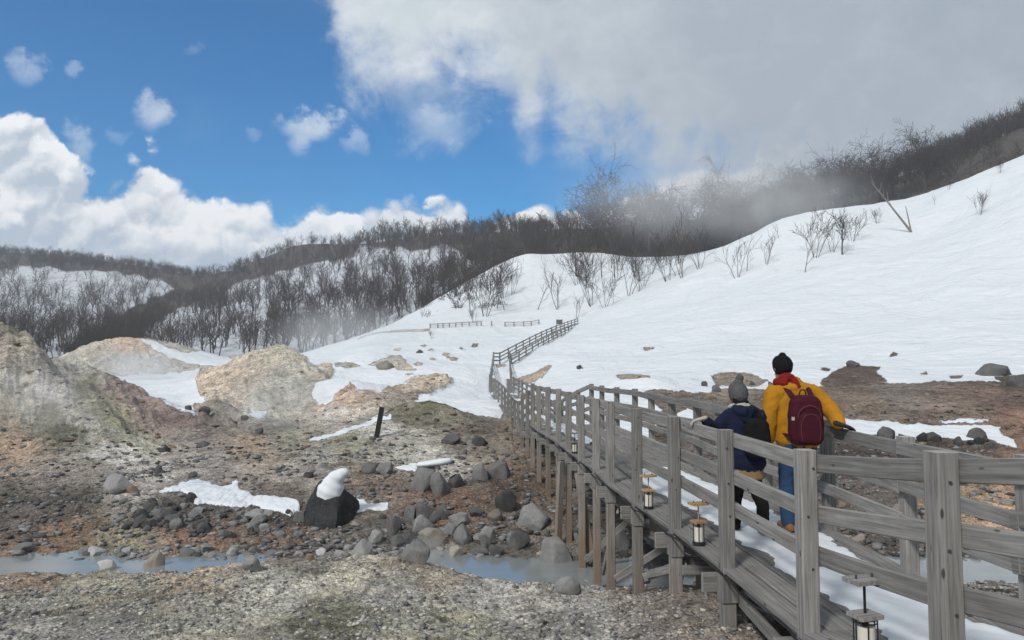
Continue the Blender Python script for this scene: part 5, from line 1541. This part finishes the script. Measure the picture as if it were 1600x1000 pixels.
def ball(name, c, r, mat, parent):
    bm = bmesh.new(); bmesh.ops.create_uvsphere(bm, u_segments=16, v_segments=10, radius=r)
    me = bpy.data.meshes.new(name); bm.to_mesh(me); bm.free()
    o = link(name, me, mat, parent, smooth=True); o.location = c
    return o

# ---- the taller walker in mustard
mx, my = 2.99, 7.72
mz = float(deck_z(mx, my)) + .035
man = empty('person', (mx, my, mz))
tag(man, 'taller walker in a mustard jacket and black beanie with one hand on the rail', 'person')
def wl(x, y, z): return Vector((x - mx, y - my, z - mz))   # world to local
hd, eyes, R_ = head_shapes((-.125, .055, 1.675), 1.04, .30, .18)
railR = Vector((3.335, 7.28, CZ - .585 - .095 + .055))
hw = wl(railR.x, railR.y, railR.z) + Vector((-.095, .0, .05))
body = list(hd)
body.append(tube_path([(-.11, .03, 1.60), (-.08, .0, 1.50), (-.05, -.01, 1.40)], [.062, .066, .09], 14))
body.append(tube_path([(-.03, 0, 1.45), (0, 0, 1.2), (0, 0, .95)], [(.17, .11), (.15, .11), (.16, .12)], 18, (1, 0, 0)))
for e, kn, an in ((-1, (-.115, .03, .50), (-.125, -.02, .09)), (1, (.10, .06, .50), (.115, .06, .09))):
    body.append(tube_path([(e * .085, 0, .95), kn, an], [.085, .058, .042], 12))
lsh, lel, lwr = Vector((-.235, .0, 1.42)), Vector((-.30, .0, 1.13)), Vector((-.285, .07, .90))
rsh, rel_, rwr = Vector((.18, .0, 1.42)), Vector((.315, -.10, 1.25)), hw
body.append(tube_path([lsh, lel, lwr], [.05, .042, .030], 12)); body.append(tube_path([rsh, rel_, rwr], [.05, .042, .030], 12))
bm_ = fused('body', body, .012, 3, M['skin'], man)
for q in eyes: ball('eye', q, .0115, M['eye'], bm_)
jk = [tube_path([(-.045, .0, 1.515), (-.03, 0, 1.44), (-.02, 0, 1.30), (-.01, 0, 1.12), (0, 0, .985), (0, 0, .93)], [(.11, .09), (.205, .12), (.218, .14), (.212, .145), (.222, .145), (.225, .14)], 28, (1, 0, 0)),
      tube_path([lsh + Vector((.06, 0, .01)), lsh, lel, lwr + Vector((0, -.01, .035))], [(.10, .10), (.088, .092), (.078, .08), (.062, .064)], 16),
      tube_path([rsh + Vector((-.07, 0, .01)), rsh, rel_, rwr + (rel_ - rwr).normalized() * .03], [(.10, .10), (.090, .092), (.078, .08), (.058, .058)], 16),
      tube_path([(-.17, .0, 1.47), (-.10, -.075, 1.49), (0.0, -.06, 1.475)], [.04, .052, .04], 10)]
fused('jacket', jk, .011, 3, M['mustard'], man, disp=folds(.013, 14, 11))
fused('scarf', [tube_path([(-.19, .02, 1.545), (-.125, -.065, 1.55), (-.045, .01, 1.55), (-.11, .10, 1.55), (-.19, .02, 1.545)], [.045, .052, .045, .045, .045], 12),
                tube_path([(-.15, -.035, 1.60), (-.09, -.055, 1.60), (-.05, -.01, 1.585)], [.038, .045, .036], 10),
                tube_path([(-.05, -.055, 1.55), (-.02, -.085, 1.50)], [.05, .035], 10)], .009, 3, M['scarf'], man, disp=folds(.007, 40, 50))
hc = Vector((-.125, .045, 1.70))
fused('beanie', [tube_path([hc + Vector((0, -.022, .005)), hc + Vector((0, -.006, .058)), hc + Vector((-.004, -.02, .10)), hc + Vector((-.004, -.022, .125))], [(.096, .108), (.096, .110), (.072, .085), (.034, .042)], 22, R_ @ Vector((1, 0, 0)))], .010, 3, M['black_cloth'], man, disp=folds(.006, 60, 80))
jn = [tube_path([(0, 0, 1.0), (0, 0, .90), (0, 0, .82)], [(.175, .125), (.18, .13), (.165, .125)], 22, (1, 0, 0))]
for e, kn, an in ((-1, (-.115, .03, .50), (-.125, -.02, .10)), (1, (.10, .06, .50), (.115, .06, .10))):
    jn.append(tube_path([(e * .085, 0, .90), (e * .095, .015, .70), kn, an], [(.105, .115), (.095, .105), (.075, .08), (.068, .075)], 16))
fused('jeans', jn, .012, 3, M['jeans'], man, disp=folds(.008, 18, 30))
for e, ax_, ay in ((-1, -.125, -.02), (1, .115, .06)):
    bt = fused('boot', [tube_path([(ax_, ay - .005, .16), (ax_, ay, .08)], [(.06, .065), (.055, .062)], 14),
                        tube_path([(ax_, ay - .05, .055), (ax_, ay + .06, .055), (ax_ + e * .01, ay + .17, .045), (ax_ + e * .012, ay + .20, .04)], [(.045, .05), (.05, .052), (.05, .040), (.035, .03)], 14, (1, 0, 0))], .009, 2, M['boot'], man)
    fused('sole', [tube_path([(ax_, ay - .06, .016), (ax_, ay + .06, .016), (ax_ + e * .011, ay + .19, .016)], [(.046, .016), (.053, .016), (.045, .016)], 14, (1, 0, 0))], .008, 1, M['sole'], bt)
fused('glove', hand_shapes(rwr, (.75, .05, -.25), (.1, 0, 1), 1.25, .95, 1), .006, 2, M['glove_dark'], man)
fused('glove', hand_shapes(lwr, (-.05, .25, -1), (-1, 0, 0), 1.1, .7, -1), .006, 2, M['glove_dark'], man)

# rucksack worn by the walker: a thing of its own
bp = empty('backpack', (mx, my, mz))
tag(bp, 'maroon backpack on the back of the walker in mustard', 'backpack')
def rbox(cx, cy, cz, a, b, c, k=.5):
    """soft box as stacked super-ellipse rings"""
    v, f = [], []; n = 28; zs = [-1, -.93, -.75, -.4, 0, .4, .75, .93, 1]; ws = [.55, .85, .98, 1.03, 1.03, .98, .88, .68, .40]
    for z, w_ in zip(zs, ws):
        for i in range(n):
            an = 2 * math.pi * i / n; ca, sa = math.cos(an), math.sin(an)
            v.append((cx + a * w_ * math.copysign(abs(ca) ** k, ca), cy + b * min(1, w_ * 1.02) * math.copysign(abs(sa) ** k, sa), cz + c * z))
    for q in range(len(zs) - 1):
        for i in range(n):
            j = (i + 1) % n; f.append((q * n + i, q * n + j, (q + 1) * n + j, (q + 1) * n + i))
    f.append(tuple(range(n))[::-1]); q = (len(zs) - 1) * n; f.append(tuple(q + i for i in range(n)))
    return v, f
tilt = .02
bgc = (-.005, -.235, 1.165)
fused('pack_body', [rbox(bgc[0], bgc[1], bgc[2], .165, .095, .25, .6)], .011, 3, M['maroon'], bp, disp=folds(.008, 14, 16))
fused('front_pocket', [rbox(bgc[0] + .004, bgc[1] - .095, bgc[2] - .075, .125, .04, .15, .6)], .009, 3, M['maroon'], bp, disp=folds(.005, 20, 20))
for e in (-1, 1):
    xs = bgc[0] + e * .095
    fused('strap', [tube_path([(xs, bgc[1] + .06, bgc[2] + .23), (xs - .02 + e * .015, -.10, 1.475), (xs - .03 + e * .02, 0.0, 1.505), (xs - .02 + e * .03, .13, 1.42), (xs + e * .05, .165, 1.25), (xs + e * .07, .05, 1.06), (xs + e * .05, bgc[1] + .06, 1.0)],
                              [(.034, .011)] * 7, 10, (1, 0, 0), False)], .009, 2, M['maroon'], bp)
fused('handle', [tube_path([(bgc[0] - .035, bgc[1] + .06, bgc[2] + .255), (bgc[0] - .02, bgc[1] + .055, bgc[2] + .30), (bgc[0] + .02, bgc[1] + .055, bgc[2] + .30), (bgc[0] + .035, bgc[1] + .06, bgc[2] + .255)], [.008] * 4, 8)], .005, 1, M['maroon'], bp)
zp = MB()
zz = [Vector((bgc[0] + .118 * math.cos(a), bgc[1] - .108 - .012 * math.sin(a), bgc[2] + .02 + .135 * math.sin(a))) for a in np.linspace(.1, math.pi - .1, 16)]
zp.tube(zz, .0045, 6)
zp.tube([Vector((bgc[0] + e, bgc[1] - .138, bgc[2] + z)) for e, z in ((-.085, -.19), (-.10, -.1), (-.09, .0), (-.05, .055), (0, .07), (.05, .055), (.09, 0), (.10, -.1), (.085, -.19))], .0035, 6)
M['seam'] = plain('seam', (0.14, 0.035, 0.045), .6)
zp.build('zip', M['seam'], bp)
MB().box((bgc[0] - .15, bgc[1] - .07, bgc[2] + .02), .03, .02, .035).build('tag', M['fleece'], bp)

# ---- the smaller walker in navy
nx_, ny_ = 2.44, 7.72
nz_ = float(deck_z(nx_, ny_)) + .035
wom = empty('person', (nx_, ny_, nz_))
tag(wom, 'shorter walker in a navy coat and grey bobble hat, pale glove on the rail', 'person')
def nl(x, y, z): return Vector((x - nx_, y - ny_, z - nz_))
hd, eyes, R_ = head_shapes((-.06, .03, 1.395), .95, .35, .12)
body = list(hd)
railL = Vector((left_at(7.62).x + .06, 7.62, CZ - .557 - .095 + .06))
lw_ = nl(*railL) + Vector((.10, .0, .05))
body.append(tube_path([(-.055, .01, 1.33), (-.04, 0, 1.24), (-.03, 0, 1.16)], [.052, .056, .075], 14))
body.append(tube_path([(-.02, 0, 1.22), (0, 0, 1.0), (0, 0, .76)], [(.14, .095), (.125, .095), (.14, .11)], 18, (1, 0, 0)))
legsN = ((-1, (-.085, .01, .42), (-.085, .10, .09)), (1, (.105, .0, .42), (.135, -.10, .09)))
for e, kn, an in legsN: body.append(tube_path([(e * .075, 0, .78), kn, (an[0], an[1], an[2] + .20), an], [.07, .046, .042, .036], 12))
lsh, lel = Vector((-.155, .0, 1.19)), Vector((-.30, .02, 1.07))
rsh, rel2, rw2 = Vector((.17, .0, 1.18)), Vector((.215, .03, .95)), Vector((.20, .10, .78))
body.append(tube_path([lsh, lel, lw_], [.042, .036, .027], 12)); body.append(tube_path([rsh, rel2, rw2], [.042, .036, .027], 12))
bw = fused('body', body, .012, 3, M['skin'], wom)
for q in eyes: ball('eye', q, .0105, M['eye'], bw)
ct = [tube_path([(-.035, 0, 1.285), (-.025, 0, 1.22), (-.01, 0, 1.08), (0, 0, .90), (0, 0, .78), (0, 0, .70)], [(.10, .09), (.175, .115), (.195, .14), (.190, .145), (.200, .15), (.205, .15)], 26, (1, 0, 0)),
      tube_path([lsh + Vector((.05, 0, .01)), lsh, lel, lw_ + (lel - lw_).normalized() * .05], [(.085, .085), (.075, .078), (.062, .064), (.046, .046)], 16),
      tube_path([rsh + Vector((-.05, 0, .01)), rsh, rel2, rw2 + Vector((0, 0, .03))], [(.085, .085), (.075, .08), (.066, .068), (.052, .052)], 16),
      tube_path([(-.10, -.07, 1.265), (-.03, -.125, 1.235), (.05, -.075, 1.26)], [.05, .06, .05], 12),
      tube_path([(-.03, -.10, 1.25), (-.02, -.135, 1.17)], [(.085, .045), (.05, .03)], 12)]
fused('coat', ct, .011, 3, M['navy'], wom, disp=folds(.014, 10, 17))
fused('collar', [tube_path([(-.135, .03, 1.285), (-.10, -.065, 1.30), (-.02, -.085, 1.30), (.035, -.03, 1.285), (.03, .05, 1.26), (-.05, .10, 1.25), (-.125, .05, 1.275)], [.028, .032, .034, .03, .026, .026, .026], 10)], .009, 3, M['fleece'], wom, disp=folds(.006, 50, 50))
hcn = Vector((-.06, .02, 1.415))
fused('bobble_hat', [tube_path([hcn + Vector((0, -.036, -.012)), hcn + Vector((0, -.008, .05)), hcn + Vector((0, -.015, .09)), hcn + Vector((0, -.018, .112))], [(.092, .104), (.093, .106), (.080, .090), (.052, .058)], 22, R_ @ Vector((1, 0, 0))),
                     tube_path([hcn + Vector((.015, -.02, .160)), hcn + Vector((.018, -.02, .172))], [.040, .040], 14)], .009, 2, M['hat_grey'], wom, disp=folds(.006, 80, 90))
fused('hair', [tube_path([hcn + Vector((-.02, -.07, -.03)), (-.06, -.07, 1.32), (-.05, -.075, 1.28)], [(.065, .04), (.06, .035), (.045, .03)], 12, (1, 0, 0))], .009, 2, M['hair'], wom)
sk = [tube_path([(0, 0, .80), (0, 0, .68), (0, 0, .545)], [(.15, .115), (.175, .13), (.19, .145)], 24, (1, 0, 0), False)]
fused('skirt', sk, .012, 3, M['tan_cloth'], wom, disp=folds(.008, 24, 6))
lg = []
for e, kn, an in legsN:
    lg.append(tube_path([(e * .08, 0, .66), kn, (an[0], an[1], an[2] + .20), an], [(.085, .09), (.062, .066), (.062, .068), (.058, .062)], 14))
fused('trousers', lg, .011, 2, M['black_cloth'], wom, disp=folds(.007, 26, 40))
for e, kn, an in legsN:
    fused('boot', [tube_path([(an[0], an[1], .14), (an[0], an[1], .06)], [.055, .052], 12),
                   tube_path([(an[0], an[1] - .05, .042), (an[0], an[1] + .06, .042), (an[0] + e * .01, an[1] + .16, .034)], [(.042, .042), (.046, .042), (.036, .032)], 12, (1, 0, 0))], .009, 2, M['black_cloth'], wom)
fused('glove', hand_shapes(lw_, (-.75, .1, -.2), (-.1, 0, 1), 1.0, .95, -1), .006, 2, M['glove_pale'], wom)
fused('glove', hand_shapes(rw2, (.05, .3, -1), (1, 0, 0), 1.0, .7, 1), .006, 2, M['glove_pale'], wom)
b2 = empty('backpack', (nx_, ny_, nz_))
tag(b2, 'black backpack on the back of the walker in navy', 'backpack')
fused('pack_body', [rbox(.06, -.205, .98, .125, .075, .20, .6)], .010, 3, M['black_cloth'], b2, disp=folds(.007, 14, 16))
for e in (-1, 1):
    fused('strap', [tube_path([(.05 + e * .075, -.15, 1.15), (.02 + e * .09, -.05, 1.262), (.01 + e * .10, .03, 1.258), (.01 + e * .11, .12, 1.17), (.02 + e * .15, .10, 1.0), (.05 + e * .14, -.12, .86)], [(.026, .010)] * 6, 10, (1, 0, 0), False)], .009, 2, M['black_cloth'], b2)
# ------------------------------------------------------------------ steam from the vents
def steam(center, size, dens, label, scale, seed, rz=0.0, thr=.12):
    bm = bmesh.new(); bmesh.ops.create_icosphere(bm, subdivisions=3, radius=1.0)
    me = bpy.data.meshes.new('steam'); bm.to_mesh(me); bm.free()
    m = bpy.data.materials.new('steam'); m.use_nodes = True; t = NT(m.node_tree); t.n.clear()
    tcn = t.node('ShaderNodeTexCoord').outputs['Object']
    P_ = t.node('ShaderNodeNewGeometry').outputs['Position']
    r = t.node('ShaderNodeVectorMath', {0: tcn}, operation='LENGTH').outputs['Value']
    fall = t.ss(r, .0, .98, 1, 0)
    n = t.noise(t.node('ShaderNodeVectorMath', {0: P_, 1: (seed * 7.1, seed * 3.3, 0)}, operation='ADD'), scale, 4, .6, .5)
    dn = t.m('MULTIPLY', t.m('MULTIPLY', fall, t.ss(n.outputs[0], thr, .78)), dens)
    v = t.node('ShaderNodeVolumePrincipled', {'Color': (.96, .97, .98), 'Density': dn, 'Anisotropy': .25})
    out = t.node('ShaderNodeOutputMaterial'); t.l.new(v.outputs[0], out.inputs['Volume'])
    o = link('steam', me, m); o.location = center; o.scale = size; o.rotation_euler[2] = rz
    tag(o, label, 'steam', kind='stuff')
steam(P(1110, 300, 162), (46, 9, 15), .15, 'steam drifting across the trees of the gully', .09, 1)
steam(P(1225, 320, 150), (24, 6, 12), .06, 'steam thinning over the rim of the snow slope', .12, 2)
steam(P(215, 572, 84), (9, 4, 3.4), .35, 'steam rising from the hollow behind the left mound', .25, 3)
steam(P(60, 625, 24.5), (3.6, 1.6, 2.0), .4, 'thin steam over the face of the left mound', .6, 4)
steam(P(430, 630, 37), (4.2, 2.0, 3.0), .3, 'steam at the foot of the round mound', .5, 5)
steam(P(540, 525, 120), (16, 6, 7), .16, 'thin steam in front of the wooded valley side', .12, 6)
steam(P(655, 868, 14.1), (.8, .5, .5), 2.2, 'wisp of steam at the water edge beside the boulders', 1.6, 7, 0, .35)
# aerial haze
bm = bmesh.new(); bmesh.ops.create_cube(bm, size=2.0)
me = bpy.data.meshes.new('haze'); bm.to_mesh(me); bm.free()
m = bpy.data.materials.new('haze'); m.use_nodes = True; t = NT(m.node_tree); t.n.clear()
v = t.node('ShaderNodeVolumePrincipled', {'Color': (.86, .92, 1.0), 'Density': .0004, 'Anisotropy': .1})
out = t.node('ShaderNodeOutputMaterial'); t.l.new(v.outputs[0], out.inputs['Volume'])
hzb = link('haze', me, m); hzb.location = (0, 440, 60); hzb.scale = (1250, 475, 125)
tag(hzb, 'thin bluish winter air over the valley', 'haze', kind='stuff')
